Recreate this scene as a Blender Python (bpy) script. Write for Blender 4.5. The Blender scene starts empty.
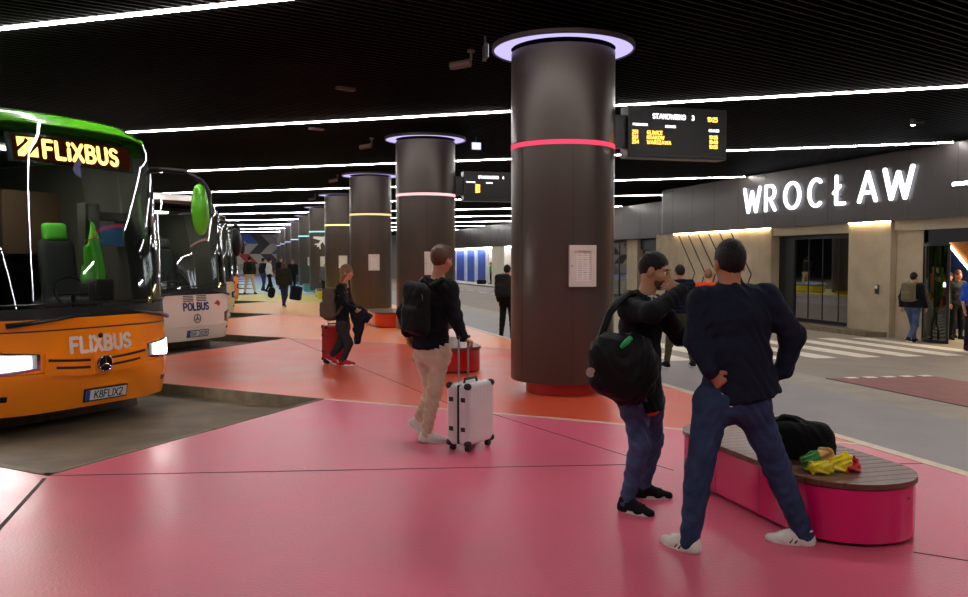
import bpy, bmesh, math, random
import numpy as np
from mathutils import Vector, Matrix
random.seed(4)
SC = bpy.context.scene
COL = SC.collection
PI = math.pi
YAW = math.radians(15.8); PITCH = math.radians(2.57); EYE = 1.68; FPX = 856.0
CA, SA = math.cos(YAW), math.sin(YAW)
# world: x = across the hall (to the right), y = along the row of columns, z up; camera stands at (0,0,EYE)

# ------------------------------------------------------------------ materials
def lin(c):
    if isinstance(c, str):
        c = [int(c[i:i+2], 16)/255 for i in (0, 2, 4)]
        return tuple((x/12.92 if x <= .04045 else ((x+.055)/1.055)**2.4) for x in c)
    return tuple(c)
def nd(nt, typ, **kw):
    n = nt.nodes.new(typ)
    for k, v in kw.items(): setattr(n, k, v)
    return n
MATS = {}
def mat(name, col, rough=.5, metal=0., nscale=0., namt=.12, bump=0., bscale=60., spec=.5, emit=0., ecol=None, rvar=0., coat=0., stretch=None, detail=4.):
    if name in MATS: return MATS[name]
    m = bpy.data.materials.new(name); m.use_nodes = True
    nt = m.node_tree; b = nt.nodes['Principled BSDF']
    c = lin(col)
    b.inputs['Base Color'].default_value = (*c, 1)
    b.inputs['Roughness'].default_value = rough
    b.inputs['Metallic'].default_value = metal
    b.inputs['Specular IOR Level'].default_value = spec
    b.inputs['Coat Weight'].default_value = coat
    b.inputs['Coat Roughness'].default_value = .08
    if emit:
        b.inputs['Emission Color'].default_value = (*lin(ecol if ecol is not None else col), 1)
        b.inputs['Emission Strength'].default_value = emit
    if nscale or bump or rvar:
        tc = nd(nt, 'ShaderNodeTexCoord')
        src = tc.outputs['Object']
        if stretch:
            mp = nd(nt, 'ShaderNodeMapping'); mp.inputs['Scale'].default_value = stretch
            nt.links.new(src, mp.inputs['Vector']); src = mp.outputs['Vector']
    if nscale:
        n = nd(nt, 'ShaderNodeTexNoise'); n.inputs['Scale'].default_value = nscale; n.inputs['Detail'].default_value = detail
        nt.links.new(src, n.inputs['Vector'])
        r = nd(nt, 'ShaderNodeMapRange')
        r.inputs['From Min'].default_value = .3; r.inputs['From Max'].default_value = .7
        r.inputs['To Min'].default_value = 1-namt; r.inputs['To Max'].default_value = 1+namt
        nt.links.new(n.outputs['Fac'], r.inputs['Value'])
        mx = nd(nt, 'ShaderNodeMix', data_type='RGBA', blend_type='MULTIPLY')
        mx.inputs['Factor'].default_value = 1
        mx.inputs['A'].default_value = (*c, 1)
        nt.links.new(r.outputs['Result'], mx.inputs['B'])
        nt.links.new(mx.outputs['Result'], b.inputs['Base Color'])
        if rvar:
            r2 = nd(nt, 'ShaderNodeMapRange')
            r2.inputs['From Min'].default_value = .3; r2.inputs['From Max'].default_value = .7
            r2.inputs['To Min'].default_value = rough-rvar; r2.inputs['To Max'].default_value = rough+rvar
            nt.links.new(n.outputs['Fac'], r2.inputs['Value'])
            nt.links.new(r2.outputs['Result'], b.inputs['Roughness'])
    if bump:
        n2 = nd(nt, 'ShaderNodeTexNoise'); n2.inputs['Scale'].default_value = bscale; n2.inputs['Detail'].default_value = 3
        nt.links.new(src, n2.inputs['Vector'])
        bp = nd(nt, 'ShaderNodeBump'); bp.inputs['Strength'].default_value = bump; bp.inputs['Distance'].default_value = .01
        nt.links.new(n2.outputs['Fac'], bp.inputs['Height'])
        nt.links.new(bp.outputs['Normal'], b.inputs['Normal'])
    MATS[name] = m
    return m
def glow(name, col, strength):
    if name in MATS: return MATS[name]
    m = bpy.data.materials.new(name); m.use_nodes = True
    nt = m.node_tree; nt.nodes.clear()
    o = nd(nt, 'ShaderNodeOutputMaterial'); e = nd(nt, 'ShaderNodeEmission')
    e.inputs['Color'].default_value = (*lin(col), 1); e.inputs['Strength'].default_value = strength
    nt.links.new(e.outputs[0], o.inputs[0]); MATS[name] = m
    return m
def glass(name, tint, base=.05, rough=.02):
    if name in MATS: return MATS[name]
    m = bpy.data.materials.new(name); m.use_nodes = True
    nt = m.node_tree; nt.nodes.clear()
    o = nd(nt, 'ShaderNodeOutputMaterial'); t = nd(nt, 'ShaderNodeBsdfTransparent'); g = nd(nt, 'ShaderNodeBsdfGlossy')
    t.inputs['Color'].default_value = (*lin(tint), 1); g.inputs['Roughness'].default_value = rough
    g.inputs['Color'].default_value = (1, 1, 1, 1)
    lw = nd(nt, 'ShaderNodeLayerWeight'); lw.inputs['Blend'].default_value = .5
    p = nd(nt, 'ShaderNodeMath', operation='POWER'); p.inputs[1].default_value = 4
    r = nd(nt, 'ShaderNodeMapRange'); r.inputs['To Min'].default_value = base; r.inputs['To Max'].default_value = .9
    nt.links.new(lw.outputs['Facing'], p.inputs[0]); nt.links.new(p.outputs[0], r.inputs['Value'])
    x = nd(nt, 'ShaderNodeMixShader'); nt.links.new(r.outputs[0], x.inputs[0])
    nt.links.new(t.outputs[0], x.inputs[1]); nt.links.new(g.outputs[0], x.inputs[2]); nt.links.new(x.outputs[0], o.inputs[0])
    MATS[name] = m
    return m

# ------------------------------------------------------------------ objects
def tag(o, label=None, cat=None, group=None, kind=None):
    if label: o['label'] = label
    if cat: o['category'] = cat
    if group: o['group'] = group
    if kind: o['kind'] = kind
    return o
def thing(name, label, cat, loc=(0, 0, 0), rz=0., group=None):
    o = bpy.data.objects.new(name, None); o.empty_display_size = .1
    COL.objects.link(o); o.location = loc; o.rotation_euler = (0, 0, rz)
    return tag(o, label, cat, group)
def copy_tree(o, parent=None):
    c = o.copy(); COL.objects.link(c)
    if parent: c.parent = parent
    for ch in list(o.children): copy_tree(ch, c)
    return c
def link_mesh(name, me, parent):
    o = bpy.data.objects.new(name, me); COL.objects.link(o)
    if parent: o.parent = parent
    return o

class MB:
    def __init__(s): s.v = []; s.f = []; s.m = []
    def add(s, vs, fs, mi=0):
        k = len(s.v); s.v += [tuple(v) for v in vs]
        for f in fs: s.f.append(tuple(i+k for i in f)); s.m.append(mi)
        return s
    def box(s, c, size, mi=0, M=None):
        hx, hy, hz = [a/2 for a in size]
        vs = [Vector((x*hx, y*hy, z*hz)) for x in (-1, 1) for y in (-1, 1) for z in (-1, 1)]
        if M is not None: vs = [M @ v for v in vs]
        vs = [v+Vector(c) for v in vs]
        return s.add(vs, [(0, 1, 3, 2), (4, 6, 7, 5), (0, 4, 5, 1), (2, 3, 7, 6), (0, 2, 6, 4), (1, 5, 7, 3)], mi)
    def bb(s, x0, x1, y0, y1, z0, z1, mi=0):
        return s.box(((x0+x1)/2, (y0+y1)/2, (z0+z1)/2), (x1-x0, y1-y0, z1-z0), mi)
    def tube(s, pts, r, n=10, mi=0, closed=False):
        pts = [Vector(p) for p in pts]; N = len(pts)
        rs = r if isinstance(r, (list, tuple)) else [r]*N
        vs = []; up = None
        for i, p in enumerate(pts):
            a = pts[(i-1) % N] if (closed or i > 0) else p
            b = pts[(i+1) % N] if (closed or i < N-1) else p
            t = (b-a).normalized()
            if up is None:
                up = Vector((0, 0, 1)) if abs(t.z) < .9 else Vector((1, 0, 0))
            u = (up-t*up.dot(t)).normalized(); w = t.cross(u); up = u
            for k in range(n):
                q = 2*PI*k/n
                vs.append(p+(u*math.cos(q)+w*math.sin(q))*rs[i])
        fs = []
        for i in range(N if closed else N-1):
            j = (i+1) % N
            for k in range(n):
                l = (k+1) % n
                fs.append((i*n+k, i*n+l, j*n+l, j*n+k))
        if not closed:
            fs.append(tuple(range(n))[::-1]); fs.append(tuple((N-1)*n+k for k in range(n)))
        return s.add(vs, fs, mi)
    def lathe(s, prof, n=48, c=(0, 0, 0), mi=0, M=None, cap=True):
        vs = []; fs = []
        for (r, z) in prof:
            for k in range(n):
                a = 2*PI*k/n; v = Vector((r*math.cos(a), r*math.sin(a), z))
                if M is not None: v = M @ v
                vs.append(v+Vector(c))
        for i in range(len(prof)-1):
            for k in range(n):
                l = (k+1) % n
                fs.append((i*n+k, i*n+l, (i+1)*n+l, (i+1)*n+k))
        if cap:
            fs.append(tuple(range(n))[::-1]); fs.append(tuple((len(prof)-1)*n+k for k in range(n)))
        return s.add(vs, fs, mi)
    def prism(s, poly, z0, z1, mi=0, fn=None):
        n = len(poly)
        vs = [(x, y, z0) for x, y in poly]+[(x, y, z1) for x, y in poly]
        if fn: vs = [fn(*v) for v in vs]
        fs = [tuple(range(n))[::-1], tuple(range(n, 2*n))]+[(i, (i+1) % n, n+(i+1) % n, n+i) for i in range(n)]
        return s.add(vs, fs, mi)
    def grid(s, fn, us, vs_, th=0., mi=0):
        """closed shell over a grid: fn(u, v, offset) -> point"""
        nu, nv = len(us), len(vs_)
        A = [fn(u, v, 0) for v in vs_ for u in us]; B = [fn(u, v, -th) for v in vs_ for u in us]
        fs = []; K = nu*nv
        for j in range(nv-1):
            for i in range(nu-1):
                q = (j*nu+i, j*nu+i+1, (j+1)*nu+i+1, (j+1)*nu+i)
                fs.append(q); fs.append(tuple(K+a for a in q[::-1]))
        rim = [i for i in range(nu)]+[j*nu+nu-1 for j in range(1, nv)]+[(nv-1)*nu+i for i in range(nu-2, -1, -1)]+[j*nu for j in range(nv-2, 0, -1)]
        for a, b in zip(rim, rim[1:]+rim[:1]): fs.append((a, K+a, K+b, b))
        return s.add(A+B, fs, mi)
    def build(s, name, mats, parent=None, smooth=False, bevel=0., tri=False):
        me = bpy.data.meshes.new(name)
        me.from_pydata([tuple(v) for v in s.v], [], s.f)
        if not isinstance(mats, (list, tuple)): mats = [mats]
        for m in mats: me.materials.append(m)
        me.polygons.foreach_set('material_index', s.m)
        bm = bmesh.new(); bm.from_mesh(me)
        bmesh.ops.recalc_face_normals(bm, faces=bm.faces)
        if bevel: bmesh.ops.bevel(bm, geom=list(bm.edges), offset=bevel, segments=2, profile=.6, affect='EDGES', clamp_overlap=True)
        if tri: bmesh.ops.triangulate(bm, faces=[f for f in bm.faces if len(f.verts) > 4])
        if smooth:
            for f in bm.faces: f.smooth = True
            for e in bm.edges:
                if len(e.link_faces) == 2 and e.calc_face_angle(0) > math.radians(38): e.smooth = False
        bm.to_mesh(me); bm.free()
        return link_mesh(name, me, parent)
def struct(name, mb, mats, **kw):
    o = mb.build(name, mats, **kw)
    if o.parent is None: o['kind'] = 'structure'
    return o

# ------------------------------------------------------------------ stroke lettering
def arc(cx, cy, rx, ry, a0, a1, n=10):
    return [(cx+rx*math.cos(math.radians(a0+(a1-a0)*i/n)), cy+ry*math.sin(math.radians(a0+(a1-a0)*i/n))) for i in range(n+1)]
def _glyphs():
    G = {}
    G['W'] = (1.0, [[(0, 1), (.25, 0), (.5, .86), (.75, 0), (1.0, 1)]])
    G['R'] = (.6, [[(0, 0), (0, 1), (.3, 1)]+arc(.32, .73, .26, .27, 90, -90, 8)+[(0, .46)], [(.28, .46), (.6, 0)]])
    G['O'] = (.74, [arc(.37, .5, .37, .5, 0, 360, 22)])
    G['C'] = (.66, [arc(.37, .5, .37, .5, 52, 308, 18)])
    G['L'] = (.5, [[(0, 1), (0, 0), (.5, 0)]])
    G['\u0141'] = (.56, [[(.1, 1), (.1, 0), (.56, 0)], [(-.04, .4), (.3, .64)]])
    G['A'] = (.76, [[(0, 0), (.38, 1), (.76, 0)], [(.14, .3), (.62, .3)]])
    G['F'] = (.5, [[(0, 0), (0, 1), (.5, 1)], [(0, .52), (.42, .52)]])
    G['I'] = (.0, [[(0, 0), (0, 1)]])
    G['i'] = (.0, [[(0, 0), (0, .62)], [(0, .88), (0, 1)]])
    G['X'] = (.62, [[(0, 0), (.62, 1)], [(0, 1), (.62, 0)]])
    G['B'] = (.54, [[(0, 0), (0, 1), (.26, 1)]+arc(.27, .76, .22, .24, 90, -90, 8)+[(0, .52)], [(.27, .52)]+arc(.28, .26, .26, .26, 90, -90, 8)+[(0, 0)]])
    G['U'] = (.58, [[(0, 1), (0, .3)]+arc(.29, .3, .29, .3, 180, 360, 10)+[(.58, 1)]])
    G['S'] = (.52, [arc(.26, .75, .25, .25, 30, 270, 10)+arc(.26, .25, .26, .25, 90, -150, 10)])
    G['P'] = (.54, [[(0, 0), (0, 1), (.28, 1)]+arc(.28, .73, .26, .27, 90, -90, 8)+[(0, .46)]])
    G['K'] = (.56, [[(0, 0), (0, 1)], [(.54, 1), (.02, .42)], [(.2, .6), (.56, 0)]])
    G['T'] = (.6, [[(.3, 0), (.3, 1)], [(0, 1), (.6, 1)]])
    G['N'] = (.6, [[(0, 0), (0, 1), (.6, 0), (.6, 1)]])
    G['E'] = (.5, [[(.5, 0), (0, 0), (0, 1), (.5, 1)], [(0, .52), (.42, .52)]])
    G['D'] = (.62, [[(0, 0), (0, 1), (.22, 1)]+arc(.22, .5, .4, .5, 90, -90, 12)+[(0, 0)]])
    G['G'] = (.7, [arc(.37, .5, .37, .5, 52, 330, 18)+[(.7, .45), (.42, .45)]])
    G['J'] = (.4, [[(.4, 1), (.4, .25)]+arc(.2, .22, .2, .22, 0, -170, 8)])
    G['Z'] = (.56, [[(0, 1), (.56, 1), (0, 0), (.56, 0)]])
    G['M'] = (.74, [[(0, 0), (0, 1), (.37, .3), (.74, 1), (.74, 0)]])
    G['0'] = (.5, [arc(.25, .5, .25, .5, 0, 360, 16)])
    G['1'] = (.2, [[(0, .78), (.2, 1), (.2, 0)]])
    G['2'] = (.52, [arc(.26, .74, .25, .26, 165, -20, 9)+[(0, 0), (.54, 0)]])
    G['3'] = (.5, [arc(.24, .75, .23, .25, 150, -90, 9)+arc(.24, .26, .26, .26, 90, -150, 9)])
    G['4'] = (.54, [[(.4, 0), (.4, 1), (0, .3), (.54, .3)]])
    G['5'] = (.5, [[(.46, 1), (.06, 1), (.03, .56)]+arc(.23, .32, .26, .32, 110, -140, 10)])
    G['6'] = (.5, [arc(.25, .28, .25, .28, 0, 360, 14), [(0, .28), (.06, .7), (.36, 1)]])
    G['7'] = (.5, [[(0, 1), (.5, 1), (.16, 0)]])
    G['8'] = (.52, [arc(.26, .76, .21, .24, 0, 360, 14), arc(.26, .26, .26, .26, 0, 360, 14)])
    G['9'] = (.5, [arc(.25, .72, .25, .28, 0, 360, 14), [(.5, .72), (.46, .3), (.14, 0)]])
    G[':'] = (.0, [[(0, .2), (0, .3)], [(0, .62), (0, .72)]])
    G['-'] = (.3, [[(0, .45), (.3, .45)]])
    G[' '] = (.3, [])
    return G
GL = _glyphs()
def glyph_polys(ch, st):
    """list of convex 2-D polygons that draw one glyph with round joints, cap height 1"""
    out = []
    for pl in GL[ch][1]:
        for (x0, y0), (x1, y1) in zip(pl, pl[1:]):
            L = math.hypot(x1-x0, y1-y0)
            if L < 1e-6: continue
            nx, ny = -(y1-y0)/L*st/2, (x1-x0)/L*st/2
            out.append([(x0+nx, y0+ny), (x0-nx, y0-ny), (x1-nx, y1-ny), (x1+nx, y1+ny)])
        idx = range(len(pl)) if len(pl) < 6 else range(0, len(pl), 1)
        for i in idx:
            x, y = pl[i]
            out.append([(x+st/2*math.cos(2*PI*k/10), y+st/2*math.sin(2*PI*k/10)) for k in range(10)])
    return out
def text_width(t, gap): return sum(GL[c][0] for c in t)+gap*(len(t)-1)
def text_mb(t, h, st, gap, fn, depth, x0=None, mb=None):
    """fn(x, y, d) maps flat lettering (metres) to the surface; centred on x=0 unless x0 is given"""
    mb = mb or MB(); W = text_width(t, gap)*h
    x = -W/2 if x0 is None else x0
    for c in t:
        for p in glyph_polys(c, st):
            q = [(x+a*h, b*h) for a, b in p]
            mb.prism(q, 0, depth, fn=fn)
        x += (GL[c][0]+gap)*h
    return mb
# ------------------------------------------------------------------ implicit bodies (people, clothes, bags)
def vec(*a): return np.array(a, dtype=np.float64)
def nrm(a): a = np.asarray(a, float); return a/max(np.linalg.norm(a), 1e-9)
class Sdf:
    def __init__(s): s.p = []
    def _a(s, fn, lo, hi, k, op): s.p.append((fn, np.asarray(lo), np.asarray(hi), k, op)); return s
    def cone(s, a, b, ra, rb, k=.02, op='u'):
        a = np.asarray(a, float); b = np.asarray(b, float); ab = b-a; L2 = max(ab@ab, 1e-9)
        def fn(P):
            q = P-a; t = np.clip((q@ab)/L2, 0, 1)
            return np.linalg.norm(q-t[..., None]*ab, axis=-1)-(ra+(rb-ra)*t)
        R = max(ra, rb)
        return s._a(fn, np.minimum(a, b)-R, np.maximum(a, b)+R, k, op)
    def chain(s, pts, rs, k=.02, op='u'):
        for i in range(len(pts)-1): s.cone(pts[i], pts[i+1], rs[i], rs[i+1], k, op)
        return s
    def econe(s, a, b, ra, rb, lat, k=.03, op='u'):
        a = np.asarray(a, float); b = np.asarray(b, float); ab = b-a; L2 = max(ab@ab, 1e-9); lat = nrm(lat)
        def fn(P):
            q = P-a; t = np.clip((q@ab)/L2, 0, 1); q = q-t[..., None]*ab
            l = q@lat; r = np.linalg.norm(q-l[..., None]*lat, axis=-1)
            rx = ra[0]+(rb[0]-ra[0])*t; ry = ra[1]+(rb[1]-ra[1])*t
            return (np.sqrt((l/rx)**2+(r/ry)**2)-1)*np.minimum(rx, ry)
        R = max(*ra, *rb)
        return s._a(fn, np.minimum(a, b)-R, np.maximum(a, b)+R, k, op)
    def ell(s, c, ax, r, k=.02, op='u'):
        c = np.asarray(c, float); A = np.array([nrm(x) for x in ax]).T; r = np.asarray(r, float)
        def fn(P):
            q = (P-c)@A
            return (np.linalg.norm(q/r, axis=-1)-1)*r.min()
        return s._a(fn, c-r.max(), c+r.max(), k, op)
    def rbox(s, c, ax, h, r=.02, k=.02, op='u'):
        c = np.asarray(c, float); A = np.array([nrm(x) for x in ax]).T; h = np.asarray(h, float)-r
        def fn(P):
            q = np.abs((P-c)@A)-h
            return np.linalg.norm(np.maximum(q, 0), axis=-1)+np.minimum(q.max(axis=-1), 0)-r
        R = np.linalg.norm(h+r)
        return s._a(fn, c-R, c+R, k, op)
    def cut(s, n, p, k=0.):      # keep the side against n
        n = nrm(n); p = np.asarray(p, float)
        return s._a(lambda P: (P-p)@n, None if False else vec(-9, -9, -9), vec(9, 9, 9), k, 'i')
    def mesh(s, res, noise=None):
        us = [q for q in s.p if q[4] == 'u']
        lo = np.min([q[1] for q in us], axis=0)-res*3; hi = np.max([q[2] for q in us], axis=0)+res*3
        N = np.maximum(np.ceil((hi-lo)/res).astype(int)+1, 4)
        ax = [lo[i]+res*np.arange(N[i]) for i in range(3)]
        D = np.full(N, .1)
        for fn, a, b, k, op in s.p:
            m = k+res*3
            i0 = np.clip(np.floor((a-m-lo)/res).astype(int), 0, N-1); i1 = np.clip(np.ceil((b+m-lo)/res).astype(int)+1, 1, N)
            if np.any(i1 <= i0): continue
            sl = tuple(slice(i0[i], i1[i]) for i in range(3))
            P = np.stack(np.meshgrid(*[ax[i][sl[i]] for i in range(3)], indexing='ij'), -1)
            d = fn(P); o = D[sl]
            if op == 'u':
                if k > 0:
                    h = np.maximum(k-np.abs(o-d), 0)/k; D[sl] = np.minimum(o, d)-h*h*k*.25
                else: D[sl] = np.minimum(o, d)
            else:
                if op == 's': d = -d
                if k > 0:
                    h = np.maximum(k-np.abs(o-d), 0)/k; D[sl] = np.maximum(o, d)+h*h*k*.25
                else: D[sl] = np.maximum(o, d)
        if noise is not None:
            P = np.stack(np.meshgrid(*ax, indexing='ij'), -1); D = D+noise(P)
        return nets(D, lo, res)
def nets(D, lo, res):
    n = np.array(D.shape); neg = D < 0
    C = [(i, j, k) for i in (0, 1) for j in (0, 1) for k in (0, 1)]
    def sh(A, c): return A[c[0]:n[0]-1+c[0], c[1]:n[1]-1+c[1], c[2]:n[2]-1+c[2]]
    cnt = sum(sh(neg, c).astype(np.int8) for c in C)
    act = (cnt > 0) & (cnt < 8); idx = np.argwhere(act)
    vid = np.full(act.shape, -1, np.int64); vid[act] = np.arange(len(idx))
    val = np.stack([D[idx[:, 0]+c[0], idx[:, 1]+c[1], idx[:, 2]+c[2]] for c in C], 1)
    acc = np.zeros((len(idx), 3)); num = np.zeros(len(idx))
    for a in range(8):
        for b in range(a+1, 8):
            if sum(x != y for x, y in zip(C[a], C[b])) != 1: continue
            va, vb = val[:, a], val[:, b]; m = (va < 0) != (vb < 0)
            t = np.where(m, va/np.where(m, va-vb, 1), 0)
            p = np.array(C[a])+t[:, None]*(np.array(C[b])-np.array(C[a]))
            acc += np.where(m[:, None], p, 0); num += m
    V = lo+res*(idx+acc/num[:, None]); F = []
    for d in range(3):
        e, f = [(1, 2), (2, 0), (0, 1)][d]
        s0 = [slice(None)]*3; s1 = [slice(None)]*3
        s0[d] = slice(0, n[d]-1); s1[d] = slice(1, n[d])
        for q in (e, f): s0[q] = slice(1, n[q]-1); s1[q] = slice(1, n[q]-1)
        a, b = neg[tuple(s0)], neg[tuple(s1)]
        for flip, m in ((False, a & ~b), (True, ~a & b)):
            ii = np.argwhere(m)
            if not len(ii): continue
            ii[:, e] += 1; ii[:, f] += 1
            def g(de, df):
                k = ii.copy(); k[:, e] -= de; k[:, f] -= df
                return vid[k[:, 0], k[:, 1], k[:, 2]]
            q = np.stack([g(1, 1), g(0, 1), g(0, 0), g(1, 0)], 1)
            F.append(q[:, ::-1] if flip else q)
    F = np.concatenate(F)
    return V, F[(F >= 0).all(1)]
def np_obj(name, VF, m, parent=None):
    V, F = VF; me = bpy.data.meshes.new(name)
    me.vertices.add(len(V)); me.vertices.foreach_set('co', V.astype(np.float32).ravel())
    me.loops.add(len(F)*4); me.loops.foreach_set('vertex_index', F.astype(np.int32).ravel())
    me.polygons.add(len(F)); me.polygons.foreach_set('loop_start', np.arange(0, len(F)*4, 4, dtype=np.int32))
    me.polygons.foreach_set('loop_total', np.full(len(F), 4, np.int32))
    me.polygons.foreach_set('use_smooth', np.ones(len(F), bool))
    me.update(calc_edges=True); me.validate()
    me.materials.append(m)
    return link_mesh(name, me, parent)
def folds(amp, f=38.):
    return lambda P: amp*.8*(np.sin(1.5*f*P[..., 2]+9*np.sin(11*P[..., 0]+6*P[..., 1]))*np.sin(24*P[..., 0]-21*P[..., 1]+13*P[..., 2]))

# ------------------------------------------------------------------ people
def pose(H=1.75, stride=.0, arm=.0, lean=0., stand=.1, lead='L', headturn=0.):
    """joints of a walking or standing figure that faces +y, feet on z=0"""
    k = H/1.75; J = {}
    def P(x, y, z): return vec(x, y, z)*k
    drop = .035*stride
    J['pelvis'] = P(0, 0, .96-drop); J['waist'] = P(0, .01+lean*.1, 1.10-drop); J['chest'] = P(0, .0+lean*.3, 1.32-drop)
    J['neck'] = P(0, -.01+lean*.42, 1.47-drop); J['head'] = P(0, .03+lean*.55, 1.63-drop)
    J['hf'] = vec(math.sin(headturn), math.cos(headturn), -.05-lean*.3); J['hu'] = vec(0, .05+lean*.3, 1)
    J['lat'] = vec(1, 0, 0)
    for s, sx in (('L', -1), ('R', 1)):
        fw = (1 if s == lead else -1)*stride
        J['h'+s] = P(sx*.09, 0, .92-drop)
        if stride > 0:
            if fw > 0:
                J['k'+s] = P(sx*.09, .26*fw, .50-drop); J['a'+s] = P(sx*.085, .36*fw, .085)
                J['t'+s] = vec(sx*.12, 1, .12)
            else:
                J['k'+s] = P(sx*.09, .06*fw+.02, .48-drop); J['a'+s] = P(sx*.085, .45*fw, .085+.09*stride)
                J['t'+s] = vec(sx*.1, 1, -.55*stride)
        else:
            J['k'+s] = P(sx*(.09+stand*.3), .015, .50); J['a'+s] = P(sx*(.08+stand*.6), -.02, .085); J['t'+s] = vec(sx*.3, 1, 0)
        sw = -fw*.8+arm*0
        J['s'+s] = P(sx*.185, -.01+lean*.36, 1.415-drop)
        J['e'+s] = J['s'+s]+P(sx*.045, .10*sw-.03, -.27); J['w'+s] = J['e'+s]+P(-sx*.005, .16*sw+.07, -.23)
        J['hd'+s] = vec(0, .25+.3*sw, -1)
    return J
def hand(b, w, d, pn, side, curl, k, sc=1.):
    """palm, four fingers, thumb; d = finger direction, pn = palm normal, side = thumb side vector"""
    d = nrm(d); pn = nrm(np.asarray(pn, float)-d*(np.asarray(pn, float)@d)); la = np.cross(d, pn)
    if la@np.asarray(side, float) < 0: la = -la
    b.econe(w, w+d*.085*sc, (.026*sc, .016*sc), (.038*sc, .014*sc), la, .012)
    for i, (o, L) in enumerate(((.030, .070), (.010, .080), (-.010, .075), (-.029, .058))):
        r0 = w+d*.082*sc+la*o*sc
        d1 = nrm(d*math.cos(curl)+pn*math.sin(curl)); d2 = nrm(d*math.cos(curl*2.1)+pn*math.sin(curl*2.1))
        m = r0+d1*L*.52*sc; e = m+d2*L*.5*sc
        b.cone(r0, m, .0092*sc, .0085*sc, .004); b.cone(m, e, .0085*sc, .007*sc, .004)
    t0 = w+d*.025*sc+la*.026*sc; t1 = t0+nrm(d*.75+la*.6+pn*.3)*.045*sc; t2 = t1+nrm(d*.9+la*.1+pn*.4*(.3+curl))*.034*sc
    b.cone(t0, t1, .014*sc, .0105*sc, .008); b.cone(t1, t2, .0105*sc, .008*sc, .004)
def human(name, loc, rz, J, o, label, H=1.75, res=.012, hres=None, group=None, cat='person'):
    R = thing(name, label, cat, loc, rz, group)
    k = H/1.75; up = vec(0, 0, 1)
    g = o.get('bulk', 1.)*k
    lat = nrm(J['lat'])
    hc = J['head']; f = nrm(J['hf']); u = nrm(J['hu']-f*(np.asarray(J['hu'])@f)); r = np.cross(f, u); ax = (r, f, u)
    def HP(a, b, c): return hc+(r*a+f*b+u*c)*k
    # ---- body: one surface
    b = Sdf()
    b.ell(HP(0, -.012, .02), ax, np.array([.075, .094, .093])*k, .02)
    b.ell(HP(0, .028, -.055), ax, np.array([.056, .064, .066])*k, .035)
    b.ell(HP(0, .062, -.098), ax, np.array([.026, .024, .020])*k, .02)
    b.ell(HP(0, .082, .012), ax, np.array([.048, .014, .012])*k, .015)          # brow
    for sx in (-1, 1):
        b.ell(HP(sx*.033, .094, -.012), ax, np.array([.018, .016, .012])*k, .012, 's')
        b.ell(HP(sx*.045, .060, -.040), ax, np.array([.022, .024, .02])*k, .02)
        b.ell(HP(sx*.081, -.008, -.020), ax, np.array([.013, .021, .034])*k, .006)
    b.cone(HP(0, .086, 0), HP(0, .106, -.040), .010*k, .0135*k, .012)
    b.cone(HP(-.011, .094, -.044), HP(.011, .094, -.044), .009*k, .009*k, .008)
    b.ell(HP(0, .084, -.072), ax, np.array([.024, .010, .006])*k, .006); b.ell(HP(0, .082, -.083), ax, np.array([.021, .010, .006])*k, .006)
    b.cone(HP(0, -.022, -.06), J['neck']-up*.02, .053*k, .058*k, .03)
    ch, wa, pe = J['chest'], J['waist'], J['pelvis']
    sw = np.linalg.norm(J['sR']-J['sL'])/2
    b.econe(J['neck']-up*.05*k, ch, (.12*k, .07*k), (.155*k, .10*k), lat, .05)
    b.econe(ch, wa, (.150*k, .10*k), (.13*k, .09*k), lat, .05); b.econe(wa, pe, (.13*k, .09*k), (.15*k, .10*k), lat, .05)
    for s, sx in (('L', -1), ('R', 1)):
        b.chain([J['s'+s], J['e'+s], J['w'+s]], [.050*k, .038*k, .027*k], .02)
        if np.linalg.norm(J['hd'+s]) > 0:
            hd = nrm(J['hd'+s]); pn = J.get('pn'+s, -lat*sx); sd = J.get('sd'+s, vec(0, 1, 0) if abs(hd[1]) < .8 else vec(0, 0, 1))
            hand(b, J['w'+s], hd, pn, sd, J.get('cu'+s, .35), k, k*1.03)
        b.chain([J['h'+s], J['k'+s], J['a'+s]], [.075*k, .05*k, .036*k], .03)
        t = nrm(J['t'+s]); b.cone(J['a'+s], J['a'+s]+t*.11*k-up*.045*k, .034*k, .028*k, .02)
    np_obj('body', b.mesh(res), o['skin'], R)
    if o.get('face', True):
        e = MB(); ic = MB()
        for sx in (-1, 1):
            c = HP(sx*.032, .0765, -.012); Mx = Matrix((r, f, u)).transposed()
            prof = [(.0115*k*math.sin(PI*i/8)+1e-5, -.0115*k*math.cos(PI*i/8)) for i in range(9)]
            e.lathe(prof, 12, c, M=Mx, cap=False)
            ic.lathe([(1e-5, -.0055*k), (.0055*k, -.002*k), (.0055*k, .002*k), (1e-5, .004*k)], 10, HP(sx*.032, .0868, -.012), M=Mx @ Matrix.Rotation(-PI/2, 3, 'X'), cap=False)
        eo = e.build('eyes', M_EYE, R, smooth=True); ic.build('iris', M_IRIS, eo)
        bw = MB()
        for sx in (-1, 1):
            bw.tube([HP(sx*.014, .091, .012), HP(sx*.032, .092, .018), HP(sx*.050, .080, .014)], [.004*k, .0055*k, .003*k], 8)
        bw.build('eyebrows', o['hair'], R, smooth=True)
    # ---- hair
    hs = o.get('hairstyle', 'short')
    h = Sdf(); hn = lambda P: .002*np.sin(210*P[..., 0]+4*np.sin(60*P[..., 2]))*np.sin(190*P[..., 2]+150*P[..., 1])
    e_ = .014 if hs != 'crop' else .006
    h.ell(HP(0, -.018, .026), ax, np.array([.076+e_*.45, .095+e_, .094+e_])*k, 0)
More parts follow.
